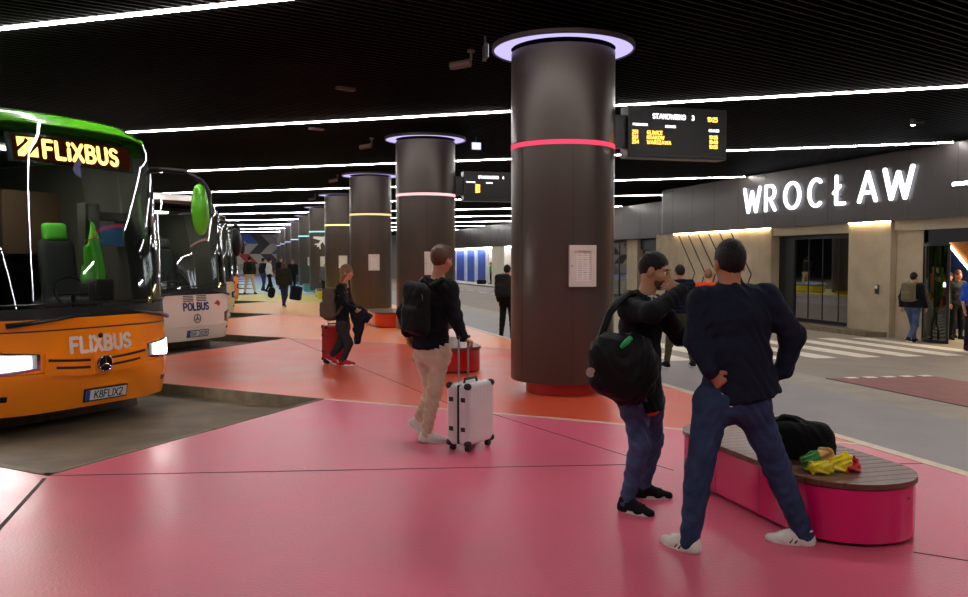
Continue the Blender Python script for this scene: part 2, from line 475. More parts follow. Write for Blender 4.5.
    if hs == 'long':
        h.econe(HP(0, -.035, .0), HP(0, -.06, -.17), (.088*k, .075*k), (.075*k, .045*k), r, .04)
        h.ell(HP(0, .090, -.06), ax, np.array([.060, .075, .09])*k, .01, 's')
    else:
        h.ell(HP(0, .112, -.05), ax, np.array([.12, .085, .098])*k, .01, 's')
        h.cut(-u*1.0+f*.25, HP(0, -.06, -.075), .01)
        for sx in (-1, 1): h.ell(HP(sx*.085, .0, -.030), ax, np.array([.03, .030, .040])*k, .006, 's')
    if hs == 'quiff': h.ell(HP(0, .055, .088), ax, np.array([.055, .045, .035])*k, .02)
    if hs != 'none': np_obj('hair', h.mesh(max(res*.8, .006), hn if res < .015 else None), o['hair'], R)
    if o.get('beard'):
        q = Sdf(); q.ell(HP(0, .030, -.060), ax, np.array([.0580, .0660, .0655])*k, 0)
        q.ell(HP(0, .064, -.100), ax, np.array([.029, .027, .022])*k, .02)
        q.cut(u*1.0-f*.15, HP(0, .0, -.030), .006)
        q.ell(HP(0, .095, -.040), ax, np.array([.034, .03, .030])*k, .006, 's')
        np_obj('beard', q.mesh(.006), o['beard'], R)
    # ---- top
    T = o['top']; c = Sdf(); a_ = T.get('fit', .0)
    hem = pe+(pe-wa)*T.get('hem', .35)
    c.econe(J['neck']-up*.045*k, ch, (.10*g, .07*g), (.175*g+a_, .118*g+a_), lat, .06)
    c.econe(ch, wa, (.172*g+a_, .118*g+a_), (.155*g+a_, .115*g+a_), lat, .06)
    hem = hem+T.get('shift', 0.)*lat
    c.econe(wa, hem, (.155*g+a_, .115*g+a_), (.168*g+a_*1.3+T.get('flare', 0), .128*g+a_*1.3), lat, .05)
    for s, sx in (('L', -1), ('R', 1)):
        c.chain([ch*.2+J['neck']*.8-up*.015*k, J['s'+s]], [.065*g, .066*g+a_*.5], .05)
        wr = J['e'+s]+(J['w'+s]-J['e'+s])*T.get('sleeve', .95)
        c.chain([J['s'+s], J['e'+s], wr], [.068*g+a_*.6, .056*g+a_*.6, .043*g+a_*.4], .035)
        n_ = nrm(J['w'+s]-J['e'+s])
    if T.get('collar'):
        c.cone(J['neck']-up*.03*k, J['neck']+up*.045*k+f*.01, .078*k, .068*k, .02)
    if T.get('hood'):
        bk = nrm(np.cross(lat, up)); bk = bk*(1 if bk@f < 0 else -1)
        c.econe(J['neck']+bk*.055*k+up*.0, J['neck']+bk*.075*k-up*.07*k, (.10*k, .05*k), (.09*k, .04*k), lat, .03)
    c.cut(nrm(hem-wa), hem+nrm(hem-wa)*.03, .012)
    c.ell(HP(0, 0, -.06), ax, np.array([.062, .07, .085])*k, .01, 's')
    amp = T.get('fold', .005)
    nz = folds(amp) if not T.get('quilt') else (lambda P: .008*np.sin(P[..., 2]*95))
    np_obj(T.get('name', 'jacket'), c.mesh(res, nz), T['mat'], R)
    for ex in o.get('under', ()):            # shirt or tee that shows below or inside the jacket
        s_ = Sdf(); hz = pe+(pe-wa)*ex.get('hem', .7)
        s_.econe(wa, hz, (.147*g, .105*g), (.158*g, .116*g), lat, .04); s_.cut(nrm(hz-wa), hz+nrm(hz-wa)*.03, .01)
        if ex.get('chest'): s_.econe(J['neck']-up*.06*k, wa, (.11*k, .10*k), (.13*k, .108*k), lat, .04)
        np_obj(ex['name'], s_.mesh(res, folds(.004)), ex['mat'], R)
    # ---- trousers
    B = o['bottom']; t = Sdf(); fit = B.get('fit', 0.)
    hl = nrm(J['hR']-J['hL'])
    hw_ = B.get('hipw', 0.)
    t.econe(wa*.3+pe*.7, pe-up*.05*k, (.145*g+hw_, .105*g), (.165*g+hw_, .122*g), hl, .05)
    for s in 'LR':
        t.chain([J['h'+s]-up*.03*k, J['k'+s], J['k'+s]*.72+J['a'+s]*.28], [.094*k+fit, .067*k+fit, .064*k+fit], .035)
        low = J['a'+s]+nrm(J['a'+s]-J['k'+s])*.015*k
        t.chain([J['k'+s]*.72+J['a'+s]*.28, low], [.064*k+fit, .047*k+fit], .02)
        t.cone(J['h'+s]+up*.0-nrm(np.cross(hl, up))*0, J['h'+s]-up*.06, .10*k, .095*k, .04)
    np_obj(B.get('name', 'trousers'), t.mesh(res, folds(B.get('fold', .005), 46)), B['mat'], R)
    # ---- shoes
    S = o['shoe']
    for s in 'LR':
        A = J['a'+s]; tt = nrm(J['t'+s]); sd = nrm(np.cross(tt, up)); uu = np.cross(sd, tt)
        q = Sdf(); base = A-uu*.048*k
        q.cone(A+uu*.03*k-tt*.008*k, base-tt*.012*k, .043*k, .044*k, .02)
        q.econe(base-tt*.02*k, base+tt*.10*k-uu*.000*k, (.040*k, .050*k), (.046*k, .040*k), sd, .03)
        q.cone(A+uu*.01*k, base+tt*.10*k+uu*.005*k, .040*k, .034*k, .02)
        q.econe(base+tt*.10*k-uu*.000*k, base+tt*.180*k-uu*.006*k, (.046*k, .040*k), (.034*k, .028*k), sd, .02)
        so = A-uu*.075*k
        q.cut(-uu, so+uu*.004, .004); q.cut(uu-tt*.25, A+uu*.030*k-tt*.02*k, .006)
        sh = np_obj('shoe', q.mesh(min(res, .012) if res < .015 else res), S['mat'], R)
        sl = MB(); pl = []
        for i in range(28):
            an = 2*PI*i/28; cx, sx_ = math.cos(an), math.sin(an)
            yy = .075+.128*cx; ww = .0475*(1+.06*cx)
            pl.append((sd*sx_*ww+tt*(yy-.005))*k)
        A0 = [so+p_-uu*.008*k for p_ in pl]; A1 = [so+p_+uu*.022*k for p_ in pl]
        n = 28
        sl.add(A0+A1, [tuple(range(n))[::-1], tuple(range(n, 2*n))]+[(i, (i+1) % n, n+(i+1) % n, n+i) for i in range(n)])
        sl.build('sole', S['sole'], sh, smooth=True)
        if S.get('stripes') and res < .01:
            st = MB()
            for sx in (-1, 1):
                for i in range(3):
                    c0 = base+sd*sx*.0455*k+tt*(.035+.028*i)*k
                    st.tube([c0-uu*.012*k+tt*.008*k, c0+uu*.018*k-tt*.012*k-sd*sx*.008*k], .0052*k, 6)
            st.build('stripes', S['stripes'], sh)
        if res < .01:
            lc = MB()
            for i in range(4):
                c0 = base+tt*(.060+.022*i)*k+uu*(.052-.004*i)*k
                lc.tube([c0-sd*.018*k, c0+uu*.004*k, c0+sd*.018*k], .0035*k, 6)
            lc.build('laces', S.get('lace', S['sole']), sh)
    return R
def backpack(parent, J, m, depth=.17, w=.30, h=.46, k=1., res=.012, strap=None, drop=.0, gap=.125, name='backpack', label=None, group=None, worldmat=None, tagcol=None):
    """a worn rucksack: its own thing, placed in the wearer's frame"""
    up = vec(0, 0, 1); lat = nrm(J['lat']); bk = nrm(np.cross(lat, up))
    if bk@nrm(J.get('bf', J['hf'])) > 0: bk = -bk
    c = J['chest']+bk*(gap+depth/2)*k-up*(.04+drop)*k
    sp = nrm(J['neck']-J['waist'])
    ax = (lat, bk, sp)
    root = thing(name, label, 'backpack', parent.location, parent.rotation_euler.z, group)
    s = Sdf()
    s.rbox(c, ax, np.array([w/2, depth/2, h/2])*k, .075*k, .02)
    s.rbox(c+bk*depth*.42*k-sp*.09*k, ax, np.array([w*.36, depth*.28, h*.24])*k, .045*k, .015)
    np_obj('bag_body', s.mesh(res, folds(.004)), m, root)
    st = Sdf()
    for sx in (-1, 1):
        a = c-bk*depth*.35*k+sp*h*.42*k+lat*sx*.075*k; sh = J['neck']-up*.03*k+lat*sx*.105*k+bk*.0
        fr = J['chest']-bk*.135*k+lat*sx*.115*k; lo = J['waist']+lat*sx*.15*k+bk*.02*k; en = c-sp*h*.42*k+lat*sx*w*.4*k-bk*depth*.3*k
        st.chain([a, sh+bk*.06*k+up*.035*k, sh-bk*.05*k+up*.025*k, fr, lo, en], [.022*k]*6, .02)
    st.cone(c+sp*h*.48*k-lat*.04*k-bk*.03*k, c+sp*h*.56*k-bk*.03*k, .012*k, .012*k, .01); st.cone(c+sp*h*.56*k-bk*.03*k, c+sp*h*.48*k+lat*.04*k-bk*.03*k, .012*k, .012*k, .01)
    np_obj('straps', st.mesh(max(res, .009)), strap or m, root)
    z = MB()
    pts = [c+bk*(depth*.505)*k+lat*(w*.37*math.cos(q))*k+sp*(h*(.16+.22*math.sin(q)))*k for q in np.linspace(PI, 0, 15)]
    z.tube(pts, .005*k, 6); z.build('zip', M_ZIP, root)
    return root
# ------------------------------------------------------------------ palette
BAY = 8.44                       # distance between columns and between bus bays
CEIL = 4.38
DX, DY = .72, -.694              # the way the parked buses face
ZONE = ['CB566F', 'CF5136', 'E8803F', 'EBA63C', 'DCCB4E', '9CC5C4', '7FB4BE', '7AA9C4', '7D9CC8', '8A90C4', '8A90C4']
def floor_paint(i):
    return mat('painted floor %d' % i, ZONE[i], rough=.34, nscale=1.3, namt=.10, bump=.22, bscale=48, rvar=.05, spec=.45)
M_PALE = mat('pale line paint', 'CBB9A0', .5, nscale=8, namt=.12)
M_CONC = mat('bay concrete', '5C4D39', .75, nscale=2.2, namt=.32, bump=.35, bscale=30)
M_KERB = mat('kerb concrete', '6A5D4A', .75, nscale=6, namt=.25, bump=.3, bscale=50)
M_JOINT = mat('joint filler', '3A2A2A', .8)
M_ASPH = mat('road asphalt', '807568', .6, nscale=1.6, namt=.12, bump=.25, bscale=140)
M_WALK = mat('grey road edge', '807A7A', .5, nscale=1.4, namt=.08, bump=.15, bscale=90)
M_BEIGE = mat('road strip beige', '8F8474', .55, nscale=2.5, namt=.14, bump=.2, bscale=90)
M_REDP = mat('red brown paving', '7E3C3A', .6, nscale=5, namt=.18, bump=.25, bscale=60)
M_WHITE = mat('road marking white', 'DDD6C8', .55, nscale=7, namt=.14)
M_BLACK = mat('black slats', '070606', .6, spec=.1, nscale=3, namt=.2)
M_DECK = mat('ceiling deck', '0B0A0A', .8)
M_DARK = mat('dark wall', '2A2725', .6, nscale=2, namt=.15)
M_FASC = mat('anthracite fascia', '403B39', .34, metal=.35, nscale=1.2, namt=.10, rvar=.06)
M_GAP = mat('panel gap', '161414', .7)
M_CWALL = mat('beige concrete wall', 'A3937A', .7, nscale=2.0, namt=.13, bump=.12, bscale=40)
M_LINTEL = mat('beige lintel', 'A5967F', .6, nscale=2, namt=.06)
M_FRAME = mat('dark window frame', '1E2226', .4, metal=.4)
M_BLUE = mat('blue wall', '24459C', .5, nscale=3, namt=.06)
M_NAVY = mat('deep blue wall', '172A5E', .5)
M_WOOD = mat('orange wood panel', 'C98032', .5, nscale=3, namt=.2, stretch=(1, 1, 8))
M_CREAMW = mat('cream wall', 'D8CFBB', .6, nscale=2, namt=.05)
M_POST = mat('pale post', 'AEB6C4', .4)
M_GREYF = mat('grey floor', '8A8580', .55, nscale=3, namt=.1)
G_STRIP = glow('white light line', (1.0, .95, .93), 24.)
G_COVE = glow('warm cove light', (1., .72, .36), 16.)
G_LETTER = glow('white letter light', (.86, .89, 1.), 1.5)
G_RING = glow('lavender ring light', (.42, .36, .70), .6)
W_GLASS = glass('shop window glass', '5A6670', .28)
D_GLASS = glass('door glass', '5E7264', .10)

# ------------------------------------------------------------------ camera
cam = bpy.data.cameras.new('camera'); cam.sensor_width = 36; cam.lens = 36*FPX/968; cam.clip_end = 400
co = bpy.data.objects.new('camera', cam); COL.objects.link(co)
co.location = (0, 0, EYE); co.rotation_euler = (PI/2-PITCH, 0, -YAW); SC.camera = co
vs = SC.view_settings; vs.view_transform = 'Standard'; vs.look = 'None'; vs.gamma = 1; vs.exposure = 1.45; vs.use_curve_mapping = False
SC.cycles.use_denoising = True
SC.cycles.max_bounces = 6; SC.cycles.transparent_max_bounces = 12
SC.cycles.sample_clamp_indirect = 6
w = bpy.data.worlds.new('world'); w.use_nodes = True; SC.world = w
w.node_tree.nodes['Background'].inputs[0].default_value = (.02, .02, .022, 1); w.node_tree.nodes['Background'].inputs[1].default_value = .3

# ------------------------------------------------------------------ floor: painted zones between the slanting bus bays
KU = 5.45
def tip(i): return (.95, 10.43+BAY*i)
def heel(i): return (-1.48, 7.28+BAY*i)
def away(p, t): return (p[0]-DX*t, p[1]-DY*t)
def kerbpt(i): return (KU, tip(i)[1]-3.95)
LBAY = 13.5
mb = MB(); mats = []
for i in range(-1, 10):
    a, b = tip(i-1), tip(i); h = heel(i)
    poly = [a, kerbpt(i-1), kerbpt(i), b, h, away(h, LBAY), away(a, LBAY)]
    if i == -1: poly = [(-16, -14), (KU, -14), kerbpt(-1), b, h, away(h, LBAY), (-16, 8)]
    if i == 9: poly = [a, kerbpt(8), (KU, 93.), (-15, 93.), away(a, LBAY)]
    mats.append(floor_paint(max(i, 0))); mb.prism(poly, -.16, 0, len(mats)-1)
floor = struct('floor', mb, mats, tri=True)
# pale lines between zones and along the road edge, joints in the paint
mb = MB()
for i in range(0, 9):
    a, b = tip(i), kerbpt(i); L = math.hypot(b[0]-a[0], b[1]-a[1]); n = (-(b[1]-a[1])/L*.035, (b[0]-a[0])/L*.035)
    mb.prism([(a[0]+n[0], a[1]+n[1]), (a[0]-n[0], a[1]-n[1]), (b[0]-n[0], b[1]-n[1]), (b[0]+n[0], b[1]+n[1])], .0005, .003)
mb.bb(KU-.05, KU+.07, -14, 93, -.15, .004)
struct('trim_1', mb, M_PALE)
mb = MB()
def seam(a, b, w=.012):
    L = math.hypot(b[0]-a[0], b[1]-a[1]); n = (-(b[1]-a[1])/L*w/2, (b[0]-a[0])/L*w/2)
    mb.prism([(a[0]+n[0], a[1]+n[1]), (a[0]-n[0], a[1]-n[1]), (b[0]-n[0], b[1]-n[1]), (b[0]+n[0], b[1]+n[1])], .0005, .0025)
seam(heel(0), (3.2, 6.35)); seam((4.1, 6.1), (KU-.06, 5.75), .01); seam((-1.48, 7.2), (-1.48, -3), .03); seam((3.7, 4.0), (KU-.06, 2.2), .01)
seam((2.6, 9.0), (3.3, 6.1), .008); seam(tip(1), (2.4, 9.1), .008)
struct('trim_2', mb, M_JOINT)
# sunken concrete bays and their kerb stones
mb = MB()
for i in range(0, 9):
    t, h = tip(i), heel(i)
    mb.prism([t, h, away(h, LBAY), away(t, LBAY)], -.30, -.14)
mb.bb(-30, -9.5, -14, 93, -.30, -.16)
struct('floor', mb, M_CONC)
mb = MB()
def kerb_run(a, b, inset, n, wdt=.15, top=.004):
    """a row of kerb stones along a-b, set to the side given by inset (unit vector)"""
    L = math.hypot(b[0]-a[0], b[1]-a[1]); d = ((b[0]-a[0])/L, (b[1]-a[1])/L)
    for k in range(n):
        s0, s1 = L*k/n+.004, L*(k+1)/n-.004
        p = [(a[0]+d[0]*s0, a[1]+d[1]*s0), (a[0]+d[0]*s1, a[1]+d[1]*s1)]
        mb.prism([p[0], p[1], (p[1][0]+inset[0]*wdt, p[1][1]+inset[1]*wdt), (p[0][0]+inset[0]*wdt, p[0][1]+inset[1]*wdt)], -.17, top)
for i in range(0, 6):
    t, h = tip(i), heel(i)
    L = math.hypot(t[0]-h[0], t[1]-h[1]); e = ((t[0]-h[0])/L, (t[1]-h[1])/L)
    kerb_run(t, away(t, 12), (e[0]*-.2, e[1]*-.2), 12)              # along the next island
    kerb_run(h, t, (DX*-.45, DY*-.45), 4)                            # across the front of the bay
    kerb_run(h, away(h, 12), (e[0]*.5, e[1]*.5), 12)
struct('trim_3', mb, M_KERB)
# wheel stop blocks of concrete come later with the buses
# road: falls gently towards the building on the right
def rz(u): return -.14-(u-KU)*.0155
mb = MB()
def roadquad(u0, u1, v0, v1, mi, lift=0.):
    mb.add([(u0, v0, rz(u0)+lift), (u1, v0, rz(u1)+lift), (u1, v1, rz(u1)+lift), (u0, v1, rz(u0)+lift),
            (u0, v0, rz(u0)-.12), (u1, v0, rz(u1)-.12), (u1, v1, rz(u1)-.12), (u0, v1, rz(u0)-.12)],
           [(0, 1, 2, 3), (7, 6, 5, 4), (0, 4, 5, 1), (1, 5, 6, 2), (2, 6, 7, 3), (3, 7, 4, 0)], mi)
roadquad(KU+.07, 8.0, -14, 93, 0); roadquad(8.0, 8.9, -14, 93, 1); roadquad(8.9, 24, -14, 93, 2)
struct('floor', mb, [M_WALK, M_BEIGE, M_ASPH])
mb = MB(); roadquad(8.9, 10.9, -14, 11.5, 0, .004); struct('floor', mb, M_REDP)
mb = MB(); roadquad(8.87, 8.915, -14, 11.5, 0, .006); struct('trim_4', mb, M_JOINT)
mb = MB()
for k in range(5): roadquad(9.25+.36*k, 9.45+.36*k, 11.42, 11.56, 0, .006)
for k in range(9):
    u = 6.55+1.03*k; roadquad(u, u+.50, 14.15, 18.2, 0, .004)
for k in range(16): roadquad(13.9+.02*k, 14.05+.02*k, 40+3*k, 41.6+3*k, 0, .004)
struct('trim_5', mb, M_WHITE)

# ------------------------------------------------------------------ ceiling of black slats
mb = MB()
mb.bb(-30, 24, -14, 93.3, CEIL+.45, CEIL+.55, 1)
a = math.radians(19); dx, dy = math.cos(a), math.sin(a)
for k in range(820):
    # slat k crosses the hall on a line v = v0 + u*tan
    v0 = -24+.145*k
    u0, u1 = -29.5, 23.5
    p0, p1 = [u0, v0+u0*dy/dx], [u1, v0+u1*dy/dx]
    for p, q in ((p0, p1), (p1, p0)):
        for lim, sg in ((-13.9, 1), (93, -1)):
            if (p[1]-lim)*sg < 0 and (q[1]-lim)*sg > 0:
                t = (lim-p[1])/(q[1]-p[1]); p[0] += (q[0]-p[0])*t; p[1] = lim
    if (p0[1] <= -13.9 and p1[1] <= -13.9) or (p0[1] >= 93 and p1[1] >= 93): continue
    h = .011
    mb.prism([(p0[0]+dy*h, p0[1]-dx*h), (p1[0]+dy*h, p1[1]-dx*h), (p1[0]-dy*h, p1[1]+dx*h), (p0[0]-dy*h, p0[1]+dx*h)], CEIL, CEIL+.075)
for k in range(30): mb.bb(-20+1.3*k, -19.96+1.3*k, -13.9, 93, CEIL+.09, CEIL+.13)
struct('ceiling', mb, [M_BLACK, M_DECK])
# outer walls
mb = MB(); mb.bb(-30.3, -30, -14.3, 93.3, -.3, CEIL+.55); struct('wall_left', mb, M_DARK)
mb = MB(); mb.bb(-30, 24, -14.3, -14, -.5, CEIL+.55); struct('wall_front', mb, M_DARK)
mb = MB(); mb.bb(24, 24.3, -14.3, 93.3, -.6, CEIL+.55); struct('wall_right', mb, M_DARK)
# far wall with its painted chevrons
GM = [mat('mural grey', '8A837C', .6), mat('mural pale', 'ABA294', .6), mat('mural dark', '3D3936', .6), mat('mural red', 'A02A2C', .6), mat('mural blue', '2D57A5', .6), mat('mural yellow', 'D9B92A', .6)]
mb = MB(); mb.bb(-30, 24, 93., 93.3, -.6, CEIL+.55, 0)
ROWC = [[0, 1, 3, 1, 2, 0, 2, 1, 4, 2], [1, 4, 0, 1, 2, 0, 1, 2, 1, 2], [2, 1, 5, 2, 1, 0, 2, 1, 3, 1], [2, 3, 1, 1, 0, 1, 2, 0, 1, 0]]
for row in range(4):
    z0, z1 = .2+1.06*row, 1.26+1.06*row
    sk = (1.0, -1.0)[row % 2]; seq = ROWC[3-row]
    for k in range(30):
        u = -28+1.15*k+(1.0 if sk < 0 else 0)
        c = seq[(k-16) % 10]
        mb.add([(u, 92.992, z0), (u+1.13, 92.992, z0), (u+1.13+sk, 92.992, z1), (u+sk, 92.992, z1), (u, 93, z0), (u+1.13, 93, z0), (u+1.13+sk, 93, z1), (u+sk, 93, z1)],
               [(0, 1, 2, 3), (7, 6, 5, 4), (0, 4, 5, 1), (1, 5, 6, 2), (2, 6, 7, 3), (3, 7, 4, 0)], c)
struct('wall_back', mb, GM)

# ------------------------------------------------------------------ light lines across the ceiling
LDX, LDY = .833, -.553
HOUS = mat('light housing', '3A3838', .4, metal=.5)
ords = ['above the entrance of the hall, nothing under it but pink floor', 'over the open pink floor in front of the orange coach', 'passing between the red banded column and the pale pink banded column', 'between the pale pink banded column and the orange banded column', 'between the orange banded column and the yellow banded column', 'between the yellow banded column and the column with the aeroplane',
        'first one past the aeroplane column', 'second one past the aeroplane column', 'third one past the aeroplane column', 'fourth one past the aeroplane column', 'last but one before the mural wall', 'last one before the mural wall']
for k in range(-1, 10):
    v0 = 9.62+BAY*k-(.14 if k == 0 else 0)
    u0, u1 = -17., 15.72
    lim = 15.72 if v0+15.72*LDY/LDX < 30.4 else 18.4
    u1 = lim
    if v0+u0*LDY/LDX > 92: u0 = (v0-92)*LDX/-LDY*-1*-1 if False else (92-v0)*LDX/LDY
    t = thing('ceiling_light_strip', 'white ceiling light line '+ords[k+1], 'light', (0, v0, CEIL), math.atan2(LDY, LDX), 'ceiling light lines')
    s0, s1 = u0/LDX, u1/LDX
    m = MB(); m.bb(s0, s1, -.05, .05, 0., .06); m.build('housing', HOUS, t)
    m = MB(); m.bb(s0+.01, s1-.01, -.036, .036, -.016, 0.); m.build('diffuser', G_STRIP, t)

# ------------------------------------------------------------------ columns
M_CLAD = mat('column cladding', '4A413B', .33, metal=.25, nscale=.8, namt=.05, stretch=(6, 6, .4))
M_CSEAM = mat('cladding seam', '252020', .6)
BANDC = [(.60, .045, .09), (1, .42, .42), (1, .45, .20), (1, .80, .25), (.25, .85, .80), (.3, .75, .9), (.45, .62, .95), (.42, .45, .85), (.45, .42, .85), (.45, .42, .8)]
BANDN = ['dark round column with a red light band, beside the amber departure board', 'dark round column with a pale pink light band', 'dark round column with an orange light band', 'dark round column with a yellow light band', 'dark round column with a teal band and a white aeroplane sign',
         'dark column with a cyan light band', 'dark column with a pale blue light band', 'dark column with a blue violet band, third past the aeroplane', 'dark column fourth past the aeroplane, violet band', 'dark column standing closest to the mural wall']
PLC = ['BE2416', 'D0451C', 'D8702A', 'E0A030', 'D6C23A', '57AFAF', '57AFAF', '5A90B8', '5A80B8', '6070B0']
CU, CV = 3.95, 10.28
M_RIM = mat('ring rim', '3A2E2C', .5)
M_ALU = mat('pale frame', 'C9BDB2', .5, metal=.1)
M_PAPER = mat('timetable paper', 'D8CCC2', .7)
def print_rows(m):
    nt = m.node_tree; b = nt.nodes['Principled BSDF']
    tc = nd(nt, 'ShaderNodeTexCoord'); mp = nd(nt, 'ShaderNodeMapping'); mp.inputs['Rotation'].default_value = (PI/2, 0, 0)
    br = nd(nt, 'ShaderNodeTexBrick'); br.offset = 0
    br.inputs['Scale'].default_value = 1; br.inputs['Brick Width'].default_value = .068; br.inputs['Row Height'].default_value = .026; br.inputs['Mortar Size'].default_value = .009
    br.inputs['Color1'].default_value = (.30, .27, .26, 1); br.inputs['Color2'].default_value = (.52, .48, .45, 1); br.inputs['Mortar'].default_value = (.68, .60, .54, 1)
    nt.links.new(tc.outputs['Object'], mp.inputs['Vector']); nt.links.new(mp.outputs['Vector'], br.inputs['Vector']); nt.links.new(br.outputs['Color'], b.inputs['Base Color'])
print_rows(M_PAPER)
M_INK = mat('printed rows', '9A8E8C', .8)
M_AIR = mat('white sign paint', 'E4E2DC', .6)
def column(i):
    v = CV+BAY*i
    t = thing('round_column', BANDN[i], 'column', (CU, v, 0), 0, 'columns down the platform')
    n = 96 if i < 3 else 48
    m = MB(); m.lathe([(.46, 0), (.46, .2)], n); m.build('plinth', mat('plinth paint %d' % i, PLC[i], .4), t, smooth=True)
    m = MB(); m.lathe([(.45, .165), (.646, .165), (.656, .18), (.656, 3.065), (.648, 3.07), (.648, 3.13), (.656, 3.135), (.656, CEIL-.10)], n)
    cl = m.build('cladding', M_CLAD, t, smooth=True)
    if i < 4:
        m = MB()
        for q in range(6):
            an = math.radians(20+60*q); m.box((.6562*math.cos(an), .6562*math.sin(an), 1.62), (.004, .007, 2.88), M=Matrix.Rotation(an, 3, 'Z'))
        m.build('seam', M_CSEAM, cl)
    m = MB(); m.lathe([(.650, 3.072), (.660, 3.074), (.660, 3.126), (.650, 3.128)], n)
    m.build('light_band', glow('band light %d' % i, BANDC[i], .7), t, smooth=True)
    m = MB(); m.lathe([(.66, CEIL-.035), (.66, CEIL-.045), (.875, CEIL-.045), (.875, CEIL-.035), (.66, CEIL-.035)], n, cap=False); m.build('ring_light', G_RING, t, smooth=True)
    m = MB(); m.lathe([(.875, CEIL-.03), (.875, CEIL-.06), (.90, CEIL-.06), (.90, CEIL-.0), (.875, CEIL-.03)], n, cap=False); m.build('ring_rim', M_RIM, t, smooth=True)
    if i == 4:
        # aeroplane silhouette set on the face turned to the platform
        P = [(-.02, -.5), (.10, -.46), (.17, -.08), (.5, -.02), (.62, .10), (.30, .12), (.34, .40), (.46, .52), (.40, .58), (.26, .50), (.10, .58), (.06, .50), (.18, .40), (.06, .16), (-.42, .02), (-.46, -.06), (-.02, -.05)]
        m = MB()
        def fn(x, y, d, c=(.0, 2.74)):
            an = -PI/2+(x*1.05+c[0])/.65; r = .66+d
            return (r*math.cos(an), r*math.sin(an), c[1]+y*1.05)
        # wings, body and tail as separate convex pieces following the round face
        def rot(p, an): return (p[0]*math.cos(an)-p[1]*math.sin(an), p[0]*math.sin(an)+p[1]*math.cos(an))
        fus = [(-.50, 0), (-.42, .055), (.30, .06), (.48, .02), (.48, -.02), (.30, -.06), (-.42, -.055)]
        wg = [(.08, .05), (-.14, .05), (-.30, .44), (-.20, .44)]; tl = [(-.40, .04), (-.50, .18), (-.44, .18), (-.30, .04)]
        def half(pl, a, sg):
            out = []
            for (x0, y0), (x1, y1) in zip(pl, pl[1:]+pl[:1]):
                i0, i1 = (x0-a)*sg >= 0, (x1-a)*sg >= 0
                if i0: out.append((x0, y0))
                if i0 != i1: q = (a-x0)/(x1-x0); out.append((a, y0+(y1-y0)*q))
            return out
        for pl in (fus, wg, [(x, -y) for x, y in wg], tl, [(x, -y) for x, y in tl]):
            pl = [rot(p, math.radians(52)) for p in pl]
            for k in range(-16, 16):
                q = half(half(pl, k*.05, 1), k*.05+.05, -1)
                if len(q) > 2: m.prism(q, 0, .006, fn=fn)
        ap = m.build('aeroplane_sign', M_AIR, t, tri=True)
        ap['label'] = 'white aeroplane silhouette'
        m = MB(); m.prism([(-.26, -.56), (.26, -.56), (.26, -.54), (-.26, -.54)], 0, .005, fn=fn); m.build('caption_line', M_INK, t)
    return t
for i in range(10): column(i)
FRN = ['framed timetable on the column with the red light band', 'framed timetable on the column with the pale pink light band', 'framed timetable on the column with the orange light band', 'framed timetable on the column with the yellow light band', 'framed timetable under the aeroplane sign', 'framed notice on the column with the cyan light band', 'framed notice on the column with the pale blue light band']
for i in range(7):
    t = thing('notice_frame', 'white '+FRN[i], 'notice frame', (CU, CV+BAY*i-.656, 1.36), 0, 'timetable frames on the columns')
    m = MB()
    for (x0, x1, z0, z1) in ((-.17, .17, .43, .50), (-.17, .17, 0, .07), (-.17, -.105, .07, .43), (.105, .17, .07, .43)): m.bb(x0, x1, -.045, .0, z0, z1)
    m.bb(-.11, .11, -.006, .04, .05, .45)
    m.build('frame', M_ALU, t)
    m = MB(); m.bb(-.105, .105, -.022, -.006, .07, .43); p = m.build('timetable', M_PAPER, t)
    m = MB(); m.lathe([(.008, 0), (.008, .006)], 10, (-.145, -.045, .25), M=Matrix.Rotation(PI/2, 3, 'X')); m.build('lock', M_GAP, t)
# ------------------------------------------------------------------ station building on the right
UB = 15.9; GB = -.32
FB = 2.68
mb = MB()
mb.bb(15.8, 18.4, -14, 30.25, FB, CEIL+.4, 0)
mb.bb(18.62, 20.4, 30.25, 93, 2.72, CEIL+.4, 0)
# rounded outer corner
n = 10; cv, cu, r = 30.25, 16.2, .4
mb.prism([(cu-r*math.cos(q), cv+r*math.sin(q)) for q in [PI/2*k/n for k in range(n+1)]]+[(18.62, 30.65), (18.62, 30.25)], FB, CEIL+.4, 0)
for k in range(26):
    v = -8+1.5*k
    if v < 30: mb.bb(15.797, 15.80, v, v+.012, FB, CEIL, 1)
for k in range(30): mb.bb(18.617, 18.62, 32+2*k, 32.015+2*k, 2.72, CEIL, 1)
struct('wall_right', mb, [M_FASC, M_GAP], tri=True)
# beige walls under the fascia
mb = MB()
mb.bb(UB, 16.4, 23.3, 31.0, -.6, FB, 0)                   # wall with the chevron inlay
mb.bb(UB+.05, 16.5, 18.9, 23.3, 2.42, FB, 1)              # lintel over the shop window
mb.bb(UB+.38, 16.9, 19.9, 23.4, -.6, -.14, 0)             # sill wall
mb.bb(UB, 16.5, 18.18, 19.75, -.6, FB, 0)                 # pillar beside the window
mb.bb(16.08, 16.6, 17.25, 18.18, -.6, 2.42, 0)            # wall beside the entrance
mb.bb(16.0, 16.6, 8, 18.18, 2.42, FB, 1)                  # lintel over the entrance
mb.bb(16.05, 16.5, 8, 13.2, -.6, 2.45, 0)
struct('wall_right', mb, [M_CWALL, M_LINTEL])
